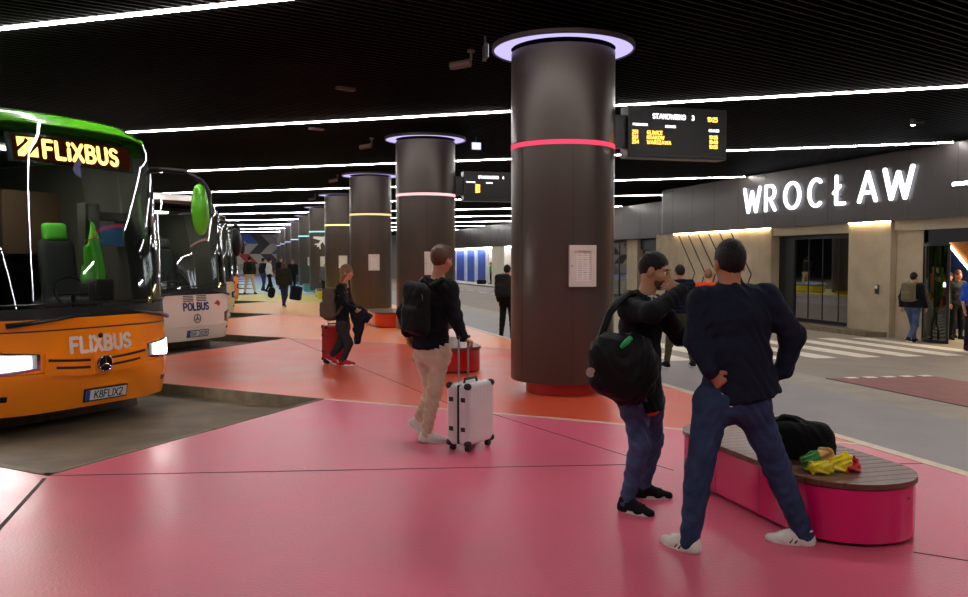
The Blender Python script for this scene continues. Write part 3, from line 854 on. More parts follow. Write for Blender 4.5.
# inlaid chevrons
mb = MB()
for k in range(6):
    v0 = 29.2-.72*k
    pts = [(v0, FB-.05), (v0-1.25, 1.22), (v0-.35, -.25)]
    for (a0, z0), (a1, z1) in zip(pts, pts[1:]):
        L = math.hypot(a1-a0, z1-z0); nx, nz = -(z1-z0)/L*.028, (a1-a0)/L*.028
        q = [(a0+nx, z0+nz), (a0-nx, z0-nz), (a1-nx, z1-nz), (a1+nx, z1+nz)]
        mb.add([(UB-.006, a, z) for a, z in q]+[(UB, a, z) for a, z in q], [(0, 1, 2, 3), (7, 6, 5, 4), (0, 4, 5, 1), (1, 5, 6, 2), (2, 6, 7, 3), (3, 7, 4, 0)])
struct('trim_6', mb, M_GAP)
# low concrete ledge in front of the shop window
mb = MB(); mb.prism([(15.45, 18.5), (15.9, 18.25), (15.9, 23.6), (15.45, 23.6)], -.5, -.17)
mb.prism([(15.7, 23.6), (15.9, 23.6), (15.9, 30.5), (15.7, 30.5)], -.5, -.24)
struct('trim_7', mb, M_KERB)
# shop window
mb = MB()
for (v0, v1, z0, z1) in ((19.75, 19.85, -.16, 2.42), (22.55, 23.3, -.16, 2.42), (19.85, 22.55, 2.30, 2.42), (19.85, 22.55, -.16, -.06)): mb.bb(UB+.30, UB+.42, v0, v1, z0, z1)
for v in (20.55, 21.25, 21.9): mb.bb(UB+.33, UB+.38, v, v+.018, -.06, 2.3)
wf = struct('window_1', mb, M_FRAME)
mb = MB(); mb.bb(UB+.345, UB+.36, 19.85, 22.55, -.06, 2.30); mb.build('pane', W_GLASS, wf)
mb = MB(); mb.bb(17.25, 17.3, 19.7, 23.4, -.5, 2.6, 0); mb.bb(UB+.42, 17.3, 19.6, 19.75, -.5, 2.6, 0); mb.bb(UB+.42, 17.3, 23.35, 23.5, -.5, 2.6, 0)
mb.bb(16.4, 17.3, 19.75, 23.4, -.5, -.16, 0)
struct('wall_right', mb, M_NAVY)
# entrance with a glazed revolving drum, lobby behind it
mb = MB()
for v in (17.1, 13.2): mb.bb(16.05, 16.2, v, v+.14, GB, 2.42)
mb.bb(16.05, 16.25, 13.2, 17.24, 2.10, 2.42)
dr = struct('door_1', mb, M_FRAME)
m = MB()
c = (16.50, 16.83)
A = [math.radians(q) for q in np.linspace(140, 220, 16)]
for z0, z1 in ((2.02, 2.10), (GB+.0, GB+.09)):
    for q0, q1 in zip(A, A[1:]):
        m.prism([(c[0]+.62*math.cos(q0), c[1]+.62*math.sin(q0)), (c[0]+.62*math.cos(q1), c[1]+.62*math.sin(q1)), (c[0]+.56*math.cos(q1), c[1]+.56*math.sin(q1)), (c[0]+.56*math.cos(q0), c[1]+.56*math.sin(q0))], z0, z1)
for q in (A[0], A[-1]): m.box((c[0]+.59*math.cos(q), c[1]+.59*math.sin(q), .88), (.06, .06, 2.36), M=Matrix.Rotation(q, 3, 'Z'))
m.build('door_frame', M_FRAME, dr)
m = MB()
for q0, q1 in zip(A, A[1:]):
    m.prism([(c[0]+.595*math.cos(q0), c[1]+.595*math.sin(q0)), (c[0]+.595*math.cos(q1), c[1]+.595*math.sin(q1)), (c[0]+.585*math.cos(q1), c[1]+.585*math.sin(q1)), (c[0]+.585*math.cos(q0), c[1]+.585*math.sin(q0))], GB+.09, 2.02)
m.build('curved_pane', D_GLASS, dr)
# lobby
mb = MB()
mb.bb(19.9, 20.0, 9, 23.4, -.5, 2.6, 0)                                    # blue back wall
mb.bb(17.3, 19.9, 23.3, 23.4, -.5, 2.6, 0); mb.bb(16.6, 19.9, 9, 9.1, -.5, 2.6, 0)
mb.bb(16.3, 20, 9, 19.6, 2.5, 2.6, 1); mb.bb(17.3, 20, 19.6, 23.4, 2.5, 2.6, 1)
struct('wall_right', mb, [M_NAVY, M_DARK])
mb = MB(); mb.bb(16.0, 20, 9, 19.6, -.5, GB+.005); mb.bb(17.3, 20, 19.6, 23.4, -.5, GB+.005); struct('floor', mb, M_GREYF)
mb = MB()
q = [(20.68, 2.46), (17.85, -.28), (17.8, -.3), (9.2, -.3), (9.2, 2.46)]
mb.add([(19.84, a, z) for a, z in q]+[(19.89, a, z) for a, z in q], [(4, 3, 2, 1, 0), (5, 6, 7, 8, 9)]+[(i, (i+1) % 5, 5+(i+1) % 5, 5+i) for i in range(5)])
struct('trim_8', mb, M_WOOD, tri=True)
t = thing('diagonal_light', 'thin slanting light line on the wood wall inside the entrance', 'light', (19.82, 19.26, 1.09))
m = MB(); m.box((0, 0, 0), (.03, 3.9, .05), M=Matrix.Rotation(math.radians(44.1), 3, 'X')); m.build('diffuser', glow('lobby line', (1, .85, .6), 9), t)
m = MB(); m.box((.016, 0, 0), (.012, 3.92, .07), M=Matrix.Rotation(math.radians(44.1), 3, 'X')); m.build('housing', HOUS, t)
t = thing('lobby_fill_light', 'flat added fill light under the lobby ceiling inside the entrance', 'light', (17.9, 16.2, 2.46))  # unseen panel, added to give the lobby its warm light
m = MB(); m.bb(-.5, .5, -.9, .9, 0, .04); m.build('housing', HOUS, t)
m = MB(); m.bb(-.45, .45, -.85, .85, -.01, 0); m.build('diffuser', glow('added lobby fill light', (1, .78, .5), 16), t)
# warm cove lights under the fascia
for (v0, v1, lb) in ((23.35, 29.5, 'long warm cove light above the chevron wall'), (18.2, 19.72, 'short warm cove light above the concrete pillar')):
    t = thing('cove_light', lb, 'light', (UB-.03, (v0+v1)/2, FB-.012), 0, 'warm cove lights under the fascia')
    m = MB(); m.bb(-.02, .02, -(v1-v0)/2, (v1-v0)/2, -.02, .010); m.build('diffuser', G_COVE, t)
    m = MB(); m.bb(-.025, .025, -(v1-v0)/2, (v1-v0)/2, .010, .012); m.build('mounting_rail', HOUS, t)
# the sign: seven lit letters standing off the fascia
t = thing('illuminated_sign', 'large white lit letters reading WROC\u0141AW on the dark fascia', 'sign', (15.8, 20.9, 3.2))
def lw(x, y, d): return (-.05-d, x0c-x, y)
VL = [(24.25, 23.02), (22.7, 22.0), (21.66, 20.78), (20.45, 19.72), (19.45, 18.85), (18.62, 17.75), (17.2, 16.0)]
E_SIDE = mat('letter side', 'B9BCC6', .4)
vL = [(752-7.5, 763), (765.5, 778), (784.5, 802.5), (808.5, 824.5), (833.5, 847.5), (858, 879), (883, 915.5)]
def v_on(px, u=15.75):
    T = (px-484)/FPX
    return u*(CA-T*SA)/(T*CA+SA)
HL = .75
for ch, (p0, p1) in zip('WROC\u0141AW', vL):
    va, vb = v_on(p0-2), v_on(p1-3); wd = (va-vb)-.13
    gw = GL[ch][0]*HL
    m = MB(); x0c = va-20.9-.065
    sx = wd/gw
    for p in glyph_polys(ch, .125):
        m.prism([(a*HL*sx, b*HL) for a, b in p], 0, .05, fn=lambda x, y, d: (-.03-d, x0c-x, y+.02))
    m.build('letter', G_LETTER, t)
    for zz in ((.0,) if ch in 'OC' else (.2, .6)):
        m = MB(); m.bb(-.032, 0, x0c-wd/2-.02, x0c-wd/2+.02, zz, zz+.03); m.build('standoff', HOUS, t)
# wall lamp at the right end of the fascia, intercom on the pillar
t = thing('wall_light', 'small bright white lamp bar on the dark fascia past the last letter', 'light', (15.8, 15.35, 3.42))
m = MB(); m.bb(-.05, 0, -1.0, .75, -.05, .05); m.build('housing', HOUS, t)
m = MB(); m.bb(-.07, -.05, -.98, .73, -.035, .035); m.build('diffuser', glow('wall lamp', (.95, .96, 1), 14), t)
t = thing('intercom', 'small black and white intercom on the concrete pillar', 'intercom', (UB, 18.62, .92))
m = MB(); m.bb(-.04, 0, -.06, .06, -.12, .12); m.build('case', M_GAP, t, bevel=.008)
m = MB(); m.bb(-.046, -.04, -.045, .045, .02, .10); m.build('panel', M_AIR, t)
# farther part of the building past the corner
mb = MB()
mb.bb(19.0, 19.6, 30.9, 36.6, -.6, 2.72, 0); mb.bb(18.9, 19.5, 38.85, 40.05, -.6, 2.72, 0); mb.bb(19.0, 19.4, 44, 57, -.6, 2.72, 0)
mb.bb(18.7, 19.6, 60.6, 63.9, -.6, 2.72, 1); mb.bb(19.35, 19.5, 64, 67, -.6, 2.72, 1)
mb.bb(19.3, 19.5, 36.6, 38.85, -.6, 2.72, 2); mb.bb(19.5, 19.7, 40.05, 44, -.6, 2.72, 3)
mb.bb(19.4, 19.6, 57, 60.6, -.6, 2.72, 4); mb.bb(19.4, 19.6, 67, 93, -.6, 2.72, 4)
struct('wall_right', mb, [M_CWALL, M_CREAMW, M_DARK, M_NAVY, M_BLUE])
mb = MB()
for v in (67.1, 70.5, 74, 78, 82): mb.bb(19.15, 19.4, v, v+.22, -.4, 2.6)
struct('trim_9', mb, M_POST)
mb = MB(); mb.bb(17.4, 19.4, 44, 93, -.5, -.2); struct('floor', mb, M_GREYF)
mb = MB()
for v in (40.1, 41.3, 42.6, 43.9): mb.bb(19.05, 19.12, v, v+.06, -.3, 2.6)
mb.bb(19.05, 19.12, 40.05, 44, 2.55, 2.72)
wf = struct('window_2', mb, M_FRAME); mb = MB(); mb.bb(19.08, 19.09, 40.1, 43.9, -.3, 2.55); mb.build('pane', W_GLASS, wf)
mb = MB(); mb.bb(19.05, 19.3, 36.7, 38.8, 2.2, 2.72); mb.bb(19.2, 19.28, 36.7, 38.8, -.4, 2.2)
d2 = struct('door_2', mb, M_FRAME); mb = MB(); mb.bb(19.16, 19.2, 36.9, 38.5, -.3, 2.12); mb.build('door_leaf', mat('pale door leaf', 'A9AE9C', .5), d2)
for (v0, v1, lb) in ((67, 90, 'thin white light over the far blue wall'), (64, 66.9, 'bright white lamp over the far cream wall'), (57.1, 60.5, 'short white light over the narrow blue panel past the far cream wall')):
    t = thing('soffit_light', lb, 'light', (19.0, (v0+v1)/2, 2.70), 0, 'lights over the far wall')
    m = MB(); m.bb(-.06, .06, -(v1-v0)/2, (v1-v0)/2, 0, .02); m.build('housing', HOUS, t)
    m = MB(); m.bb(-.05, .05, -(v1-v0)/2, (v1-v0)/2, -.10, 0); m.build('diffuser', glow('far soffit light', (1, .97, .92), 12), t)

# ------------------------------------------------------------------ departure boards, cameras, small ceiling fittings
M_CASE = mat('board case', '221F1D', .32, metal=.4)
M_SCRN = mat('board screen', '0E0D0D', .32, spec=.35)
G_WTXT = glow('white board text', (.92, .92, 1.), 1.1)
G_AMB = glow('amber board text', (1., .50, .07), 1.25)
ROWS = [('251', 'GLIWICE', '10:35'), ('261', 'KRAKOW', '10:40'), ('254', 'WARSZAWA', '10:55')]
for i in range(2):
    t = thing('departure_board', ('black departure board with several amber rows beside the column with the red band', 'black departure board with one amber block beside the pale pink banded column')[i], 'departure board', (CU+.83, CV-.15+BAY*i, 3.0), 0, 'departure boards')
    m = MB(); m.bb(0, 1.42, -.02, .22, 0, .66); m.bb(-.168, .0, .04, .16, .12, .54); m.build('case', M_CASE, t, bevel=.008)
    m = MB(); m.bb(.03, 1.39, -.026, -.018, .04, .63); m.build('screen', M_SCRN, t)
    f = lambda ox, oz: (lambda x, y, d: (ox+x, -.026-d, oz+y))
    m = MB(); text_mb('STANOWISKO', .058, .22, .22, f(.34, .505), .004, 0, m); m.build('heading_text', G_WTXT, t)
    m = MB(); text_mb('34'[i], .058, .22, .22, f(.90, .503), .004, 0, m); m.build('stand_number', G_WTXT, t)
    for tx_, hh, xx, zz in (('PRZEWOZNIK', .026, .06, .405), ('KIERUNEK', .026, .52, .395), ('ODJAZD', .03, 1.15, .365)):
        m = MB(); text_mb(tx_, hh, .2, .25, f(xx, zz), .004, 0, m); m.build('column_title', G_WTXT, t)
    if i == 0:
        m = MB(); text_mb('10:25', .055, .2, .22, f(1.13, .495), .004, 0, m); m.build('clock', G_AMB, t)
        for r, (a_, b_, c_) in enumerate(ROWS):
            z = .30-.062*r
            for tx_, xx, zz in ((a_, .05, z), (b_, .26, z), (c_, 1.16, z-.03)):
                m = MB(); text_mb(tx_, .044, .2, .25, f(xx, zz), .004, 0, m); m.build('amber_entry', G_AMB, t)
    else:
        for r in range(3):
            m = MB(); text_mb('254', .05, .25, .25, f(.27, .32-.065*r), .004, 0, m); m.build('amber_entry', G_AMB, t)
M_CAMB = mat('camera housing', '5A443C', .5)
for i, (u, v) in enumerate(((2.87, 10.75), (2.80, 19.0), (2.95, 27.4), (2.95, 35.9))):
    t = thing('security_camera', ('grey brown security camera on the ceiling by the column with the red band', 'security camera on the ceiling by the pale pink banded column', 'security camera on the ceiling by the orange banded column', 'security camera on the ceiling by the yellow banded column')[i], 'security camera', (u, v, CEIL), math.radians(-25), 'security cameras')
    m = MB(); m.lathe([(.05, -.03), (.05, 0)], 16); m.tube([(0, 0, -.02), (0, 0, -.13), (-.03, -.02, -.16)], .016, 8); m.build('bracket', M_CAMB, t, smooth=True)
    m = MB(); Rm = Matrix.Rotation(math.radians(-8), 3, 'Y')
    m.lathe([(.048, -.15), (.052, -.13), (.052, .11), (.03, .13)], 16, (-.12, -.03, -.19), M=Rm @ Matrix.Rotation(PI/2, 3, 'Y')); m.build('camera_body', M_CAMB, t, smooth=True)
    m = MB(); m.lathe([(.034, -.012), (.034, 0)], 16, (-.268, -.03, -.212), M=Rm @ Matrix.Rotation(PI/2, 3, 'Y')); m.build('lens', M_GAP, t)
for i, (u, v) in enumerate(((1.6, 13.6), (1.5, 17.9))):
    t = thing('ceiling_sensor', ('larger of two flat brown sensors under the ceiling slats, level with the red banded column', 'smaller flat brown sensor under the ceiling slats, level with the pale pink banded column')[i], 'sensor', (u, v, CEIL), .4, 'flat ceiling sensors')
    m = MB(); m.bb(-.16, .16, -.05, .05, -.05, 0); m.build('housing', M_CAMB, t, bevel=.015)
    m = MB(); m.bb(-.05, .05, -.02, .02, -.058, -.05); m.build('cover', M_RIM, t)
for i, (u, v) in enumerate(((5.0, 18.3), (2.86, 10.05))):
    t = thing('exit_light', ('small glowing pictogram lamp beside the pale pink banded column', 'lit pictogram lamp seen edge on beside the ring of the red banded column')[i], 'exit light', (u, v, CEIL-.02), (0, PI/2-YAW+.15)[i])
    m = MB(); m.bb(-.012, .012, -.012, .012, -.10, .02); m.build('rod', HOUS, t)
    m = MB(); m.bb(-.11, .11, -.02, .02, -.26, -.09); m.build('case', HOUS, t)
    m = MB(); m.bb(-.1, .1, -.025, -.02, -.25, -.10); m.build('lit_face', glow('exit face', (.75, .80, 1), .5), t)
t = thing('ceiling_spotlight', 'tiny bright spotlight under the dark ceiling above the sign', 'light', (12.39, 13.65, CEIL))
m = MB(); m.lathe([(.05, 0), (.05, -.10), (.04, -.12)], 16); m.tube([(.05, 0, -.06), (.28, .02, -.05)], .02, 8); m.build('housing', HOUS, t, smooth=True)
m = MB(); m.lathe([(.035, -.128), (.035, -.12)], 16); m.build('lens', glow('spot lens', (.9, .95, 1), 20), t)

# ------------------------------------------------------------------ benches, one per bay
BC = ['CE1460', 'B01414', 'D93A12', 'E08A1E', 'D8C81E', '58AEB0']
BN = ['long pink bench with a slatted wood top beside the two men', 'bright red bench behind the silver suitcase', 'orange red bench beside the orange banded column', 'orange bench on the yellow orange floor', 'yellow bench on the yellow floor', 'teal bench on the pale teal floor']
M_TOP = mat('bench wood', '5E3A2C', .38, nscale=3., namt=.28, stretch=(2, 14, 14), bump=.1, bscale=30)
def stadium(r, L, n=20):
    return [(r*math.cos(q), L+r*math.sin(q)) for q in [PI*k/n for k in range(n+1)]]+[(r*math.cos(q), -L+r*math.sin(q)) for q in [PI+PI*k/n for k in range(n+1)]]
for i in range(6):
    t = thing('bench', BN[i], 'bench', ((3.625, 3.1, 3.6, 3.6, 3.6, 3.6)[i], 5.10+BAY*i-(0, .3, 0, 0, 0, 0)[i], 0), 0, 'coloured benches along the platform')
    bm_ = mat('bench paint %d' % i, BC[i], .22, coat=.5)
    m = MB(); m.prism(stadium(.35, .60), 0, .03); m.build('plinth', M_GAP, t)
    m = MB(); m.prism(stadium(.40, .60), .025, .338); b_ = m.build('body', bm_, t, smooth=True)
    for (y, s) in ((.25, -1), (-.28, -1), (.25, 1), (-.28, 1)):
        m = MB(); m.bb(s*.4005-.001, s*.4005+.001, y-.002, y+.002, .03, .335); m.build('panel_joint', M_GAP, b_)
    m = MB()
    m.lathe([(.009, 0), (.009, .004)], 12, (.40*math.cos(math.radians(-67)), -.60+.40*math.sin(math.radians(-67)), .272), M=Matrix.Rotation(math.radians(-67), 3, 'Z') @ Matrix.Rotation(PI/2, 3, 'Y')); m.build('bolt', M_GAP, b_)
    m = MB(); ny = 22; R_, L_ = .412, .60
    for k in range(ny):
        y0 = -L_-R_+(2*(L_+R_))*k/ny+.003; y1 = -L_-R_+(2*(L_+R_))*(k+1)/ny-.003
        def xw(y):
            d = max(abs(y)-L_, 0); return math.sqrt(max(R_*R_-d*d, 0))
        ys = [y0+(y1-y0)*j/6 for j in range(7)]
        m.prism([(-max(xw(y), .004), y) for y in ys]+[(max(xw(y), .004), y) for y in ys[::-1]], .345, .378)
    m.prism(stadium(.37, .59), .338, .347)
    m.build('wooden_top', M_TOP, t)
# ------------------------------------------------------------------ coaches
M_TYRE = mat('tyre rubber', '17171A', .8)
M_DASH = mat('dashboard', '1D1D1E', .55)
M_SEAT = mat('seat fabric', '2C2D30', .85, nscale=60, namt=.2)
M_SEATG = mat('green headrest', '4FA82E', .8)
M_TRIMB = mat('black trim', '0C0C0D', .35, spec=.4)
M_CURT = mat('brown interior', '4A3526', .7)
M_INTR = mat('grey interior', '3B3936', .7)
M_CHROME = mat('chrome', 'C8CBD0', .12, metal=1.)
M_LENS = mat('lamp glass', 'B9C0C6', .1, coat=.6)
M_HLD = mat('dark headlight', '4A4A4E', .15, coat=.6)
M_PLATE = mat('plate white', 'DCDCD6', .5)
M_PBLUE = mat('plate blue band', '2A48B0', .5)
M_CHAR = mat('plate black characters', '17181C', .5)
M_WS = glass('windscreen glass', 'E6EEEA', .06)
M_SWIN = mat('dark side window', '0B0D0F', .08, spec=.8)
M_SCRB = mat('blue blind', '2B6FA8', .5)
G_HEAD = glow('headlight', (1., .96, .92), 13.)
G_LED = glow('amber matrix letters', (1., .50, .12), 2.2)
G_LEDB = glow('amber matrix field', (1., .16, .01), .014)
G_ORNG = glow('orange marker lamp', (1., .28, .03), .8)
M_LAMPO = mat('orange lamp', 'D8641A', .3)
def bus(F, P, label, detail=2):
    """coach whose nose stands at F on the bay floor; local x runs across, y to the rear, z up"""
    root = thing('coach', label, 'bus', (F[0], F[1], -.14), math.atan2(-DX*-1, -DY) if False else math.atan2(.72, .694), 'coaches parked in the bays')
    HW, D, NX, L = 1.275, .62, 3.5, 12.0
    TOP = P['top']
    rk = [(.1, .12), (.30, .05), (.55, 0.), (.80, .0), (1.22, .035), (2.0, .12), (TOP-.35, .25), (TOP-.14, .33), (TOP-.05, .44), (TOP, .62)]
    wz = [(.1, .985), (.5, 1.), (2.6, 1.), (TOP-.3, .99), (TOP-.12, .97), (TOP-.03, .94), (TOP, .90)]
    def ip(tb, z):
        if z <= tb[0][0]: return tb[0][1]
        for (a, b), (c, d) in zip(tb, tb[1:]):
            if z <= c: return b+(d-b)*(z-a)/(c-a)
        return tb[-1][1]
    def S0(t, z):
        s, c = math.sin(t), max(math.cos(t), 0)
        x = HW*ip(wz, z)*math.copysign(abs(s)**(2/NX), s)
        zz = z-.15*max(0, (z-TOP+.9)/.9)**2*abs(x/HW)**3.5
        return Vector((x, D*(1-c)+ip(rk, z)*(.35+.65*c**.3 if c > 0 else .35), zz))
    def S(t, z, o=0.):
        p = S0(t, z)
        if abs(o) < 1e-9: return p
        a = S0(min(t+.01, PI/2), z)-S0(max(t-.01, -PI/2), z); b = S0(t, min(z+.01, TOP))-S0(t, z-.01)
        n = a.cross(b)
        if n.length < 1e-9: return p
        n.normalize()
        if n.y > 0 and abs(t) < 1.5: n = -n
        return p+n*o
    def tx(x, z): return math.copysign(math.asin(min((abs(x)/(HW*ip(wz, z)))**(NX/2), 1)), x)
    def SX(x, z, o=0.): return S(tx(x, z), z, o)
    TS = [math.copysign(abs(q)**.8, q)*PI/2 for q in np.linspace(-1, 1, 45)]
    def band(z0, z1, m, name, nz=6, o=0., th=.03, ts=TS, par=root, smooth=True):
        g = MB(); g.grid(lambda t, z, d: S(t, z, o+d), ts, list(np.linspace(z0, z1, nz)), th)
        return g.build(name, m, par, smooth=smooth)
    def patch(x0, x1, z0, z1, m, name, o=.004, th=.01, nx=8, nz=3, par=root, skew=None):
        g = MB()
        g.grid(lambda x, z, d: SX(x, z+(skew(x) if skew else 0), o+d), list(np.linspace(x0, x1, nx)), list(np.linspace(z0, z1, nz)), th)
        return g.build(name, m, par, smooth=True)
    def lettering(t, h, st, gap, xc, z, m, name, o=.004, d=.004, par=root):
        g = MB(); text_mb(t, h, st, gap, lambda x, y, q: SX(xc+x, z+y, o+q), d, None, g)
        return g.build(name, m, par)
    C1, C2 = P['body'], P['roof']
    bp = band(P['b0'], P['b1'], P.get('bumper', C1), 'bumper', 6)
    fp = band(P['b1']+.006, P['ws0']-.01, C1, 'front_panel', 8)
    band(P['ws0']-.004, P['ws0']+P['blk'], M_TRIMB, 'windscreen_base', 4)
    TW = [t for t in TS if abs(S0(t, 2.)[0]) < 1.19]
    ws = band(P['ws0']+P['blk'], P['ws1'], M_WS, 'windscreen', 18, 0., .006, TW)
    for sg in (-1, 1):
        tp = [t for t in TS if t*sg > 0 and abs(S0(t, 2.)[0]) >= 1.165]
        if len(tp) < 2: tp = [sg*1.2, sg*1.4, sg*PI/2]
        band(P['ws0']+P['blk'], P['ws1'], M_TRIMB, 'corner_pillar', 14, .003, .02, tp)
    rm = band(P['ws1'], TOP, C2, 'roof_edge', 9, .0)
    # body behind the nose
    m = MB()
    hw = HW*.995
    yb = D+.30
    m.prism([(-HW*.9, TOP-.15), (-HW*.5, TOP-.04), (HW*.5, TOP-.04), (HW*.9, TOP-.15), (HW*.9, TOP-.17), (-HW*.9, TOP-.17)], yb-.3, L, fn=lambda x, y, d: (x, d, y))
    pr = [(-HW*.985, .22), (-HW, .5), (-HW, 2.6), (-HW*.99, TOP-.36), (-HW*.97, TOP-.24), (-HW*.90, TOP-.13)]
    for sg in (-1, 1):
        q = [(sg*abs(x), z) for x, z in pr]
        for (xa, za), (xb, zb) in zip(q, q[1:]):
            ya, yb2 = D+ip(rk, za)*.35, D+ip(rk, zb)*.35
            m.add([(xa, ya, za), (xb, yb2, zb), (xb, L, zb), (xa, L, za), (xa-sg*.03, ya, za), (xb-sg*.03, yb2, zb), (xb-sg*.03, L, zb), (xa-sg*.03, L, za)],
                  [(0, 1, 2, 3), (7, 6, 5, 4), (0, 4, 5, 1), (1, 5, 6, 2), (2, 6, 7, 3), (3, 7, 4, 0)])
    m.bb(-HW, HW, L-.04, L, .22, TOP-.15)
    m.prism([(S0(t, TOP)[0], S0(t, TOP)[1]) for t in TS if abs(t) < 1.5]+[(HW*.88, yb), (-HW*.88, yb)], TOP-.19, TOP-.165)
    m.build('side_body', P.get('side', C1), root, tri=True)
    m = MB()
    for sg in (-1, 1): m.bb(sg*HW-.006, sg*HW+.006, D+.2, L-.4, 1.5, TOP-.45)
    for sg in (-1, 1):
        m2 = MB(); m2.bb(sg*(HW+.002)-.005, sg*(HW+.002)+.005, D+.2, L-.4, 1.5, TOP-.45); m2.build('side_window', M_SWIN, root)
    for sg in (-1, 1):
        for y in (2.4, 8.6):
            m2 = MB(); m2.lathe([(.2, -.14), (.47, -.14), (.49, -.10), (.49, .10), (.47, .14), (.2, .14)], 28, (sg*1.08, y, .49), M=Matrix.Rotation(PI/2, 3, 'Y'))
            w_ = m2.build('wheel', M_TYRE, root, smooth=True)
            m2 = MB(); m2.lathe([(.05, -.16), (.24, -.15), (.26, -.12), (.26, .12), (.24, .15), (.05, .16)], 20, (sg*1.08, y, .49), M=Matrix.Rotation(PI/2, 3, 'Y')); m2.build('rim', M_CHROME, w_, smooth=True)
    m = MB(); m.bb(-1.15, 1.15, 1.1, L-.1, .28, .36); m.build('underbody', M_TRIMB, root)
    # inside
    m = MB(); m.bb(-1.2, 1.2, .75, L-.1, .95, 1.0); m.build('cabin_floor', M_INTR, root)
    zt = P['ws0']+P['blk']
    m = MB()
    m.grid(lambda t, q, d: Vector((S0(t, zt-.03)[0]*.93, S0(t, zt-.03)[1]+.06+.55*q, zt-.04-.25*q*q+d)), [t for t in TS if abs(t) < 1.35], [0, .25, .5, .75, 1], .22)
    m.build('dashboard', M_DASH, root, smooth=True)
    m = MB(); m.bb(-1.2, 1.2, 1.0, L-.2, TOP-.32, TOP-.26); cc = m.build('cabin_ceiling', M_INTR, root)
    m = MB(); m.bb(-.5, .5, 1.3, 1.42, TOP-.345, TOP-.32); m.build('cabin_fill_light', glow('added cabin fill light', (1, .9, .75), 26.), cc)  # fill light added to brighten the cabin behind the windscreen
    for sg in (-1, 1):
        m = MB(); m.bb(sg*1.215-.01, sg*1.215+.01, .62, L-.1, .9, TOP-.33); m.build('cabin_lining', M_INTR, root)
    if detail >= 1:
        m = MB(); m.tube([(.42+.23*math.cos(a), .98+.10*math.sin(a), zt+.10+.20*math.sin(a)) for a in np.linspace(0, 2*PI, 25)[:-1]], .016, 8, closed=True)
        m.tube([(.42, .99, zt+.1), (.42, .96, zt-.2)], .03, 8); m.tube([(.20, .98, zt+.1), (.64, .98, zt+.1)], .014, 6)
        m.build('steering_wheel', M_TRIMB, root, smooth=True)
        def seat(x, y, z, hg):
            q = Sdf(); X, Y, Z_ = vec(1, 0, 0), nrm((0, 1, -.15)), nrm((0, .15, 1))
            q.rbox((x, y+.28, z+.38), (X, Y, Z_), (.24, .07, .42), .06, .02); q.rbox((x, y+.02, z), (X, vec(0, 1, 0), vec(0, 0, 1)), (.24, .26, .08), .06, .02)
            s_ = np_obj('seat', q.mesh(.03), M_SEAT, root)
            q = Sdf(); q.rbox((x, y+.34, z+.88), (X, Y, Z_), (.16, .06, .12), .05, .0)
            np_obj('headrest', q.mesh(.025), hg, s_)
        seat(.66, 1.30, 1.28, P['rest'])
        for r in range(3):
            for x in (-.95, -.45, .45, .95): seat(x, 2.9+.85*r, 1.75, P['rest'])
        m = MB(); m.bb(-1.2, -.3, 2.2, 2.26, 1.2, 2.1); m.build('partition', M_INTR, root)
    # sign box, wipers, mirrors, lamps
    lx = P['lampx']
    for sg in (-1, 1):
        z0, z1 = P['lampz']
        g = MB(); g.grid(lambda a, b, d: SX(sg*(lx+(1.262-lx)*a), z0+.0+(z1-z0)*(b*(.55+.45*a)+.25*(1-a)), .006+d), list(np.linspace(0, 1, 9)), list(np.linspace(0, 1, 5)), .02)
        hl = g.build('headlight', M_LENS if P['lit'] else M_HLD, root, smooth=True)
        g = MB(); g.grid(lambda a, b, d: SX(sg*(lx-.035+(1.268-lx+.035)*a), z0-.025+(z1-z0+.05)*(b*(.55+.45*a)+.22*(1-a)), .002+d), list(np.linspace(0, 1, 9)), list(np.linspace(0, 1, 5)), .012)
        g.build('headlight_surround', M_CHROME if P['lit'] else M_TRIMB, hl, smooth=True)
        if P['lit']:
            g = MB(); g.grid(lambda a, b, d: SX(sg*(lx+(1.262-lx)*(.10+.86*a)), z0+(z1-z0)*((.10+.80*b)*(.55+.45*(.1+.86*a))+.25*(1-(.1+.86*a))), .011+d), list(np.linspace(0, 1, 9)), list(np.linspace(0, 1, 5)), .004)
            g.build('lit_lamp', G_HEAD, hl, smooth=True)
        if not P['lit']:
            for a in (.3, .7):
                c = SX(sg*(lx+(1.24-lx)*a), (z0+z1)/2, .012); g = MB(); g.lathe([(.05, -.01), (.055, .0), (.03, .012)], 16, c, M=Matrix.Rotation(PI/2, 3, 'X')); g.build('lamp', M_LENS, hl, smooth=True)
        patch(sg*1.02-.065, sg*1.02+.065, .40, .455, M_TRIMB, 'fog_lamp', .006)
        g = MB(); c = SX(sg*1.262, P['ws0']-.06, .0); g.box(c, (.03, .09, .07)); g.build('marker_lamp', M_LAMPO, root, bevel=.008)
    for x0, x1, za, zb in P['wipers']:
        g = MB(); g.tube([SX(x0+(x1-x0)*q, za+(zb-za)*q, .035) for q in np.linspace(0, 1, 9)], [.028, .026, .022, .02, .018, .016, .014, .012, .01], 8)
        w_ = g.build('wiper', M_TRIMB, root, smooth=True)
        g = MB(); g.tube([SX(x0+(x1-x0)*q, P['ws0']+P['blk']+.04, .02) for q in np.linspace(-.05, 1.3, 10)], .010, 6); g.build('wiper_blade', M_TRIMB, w_)
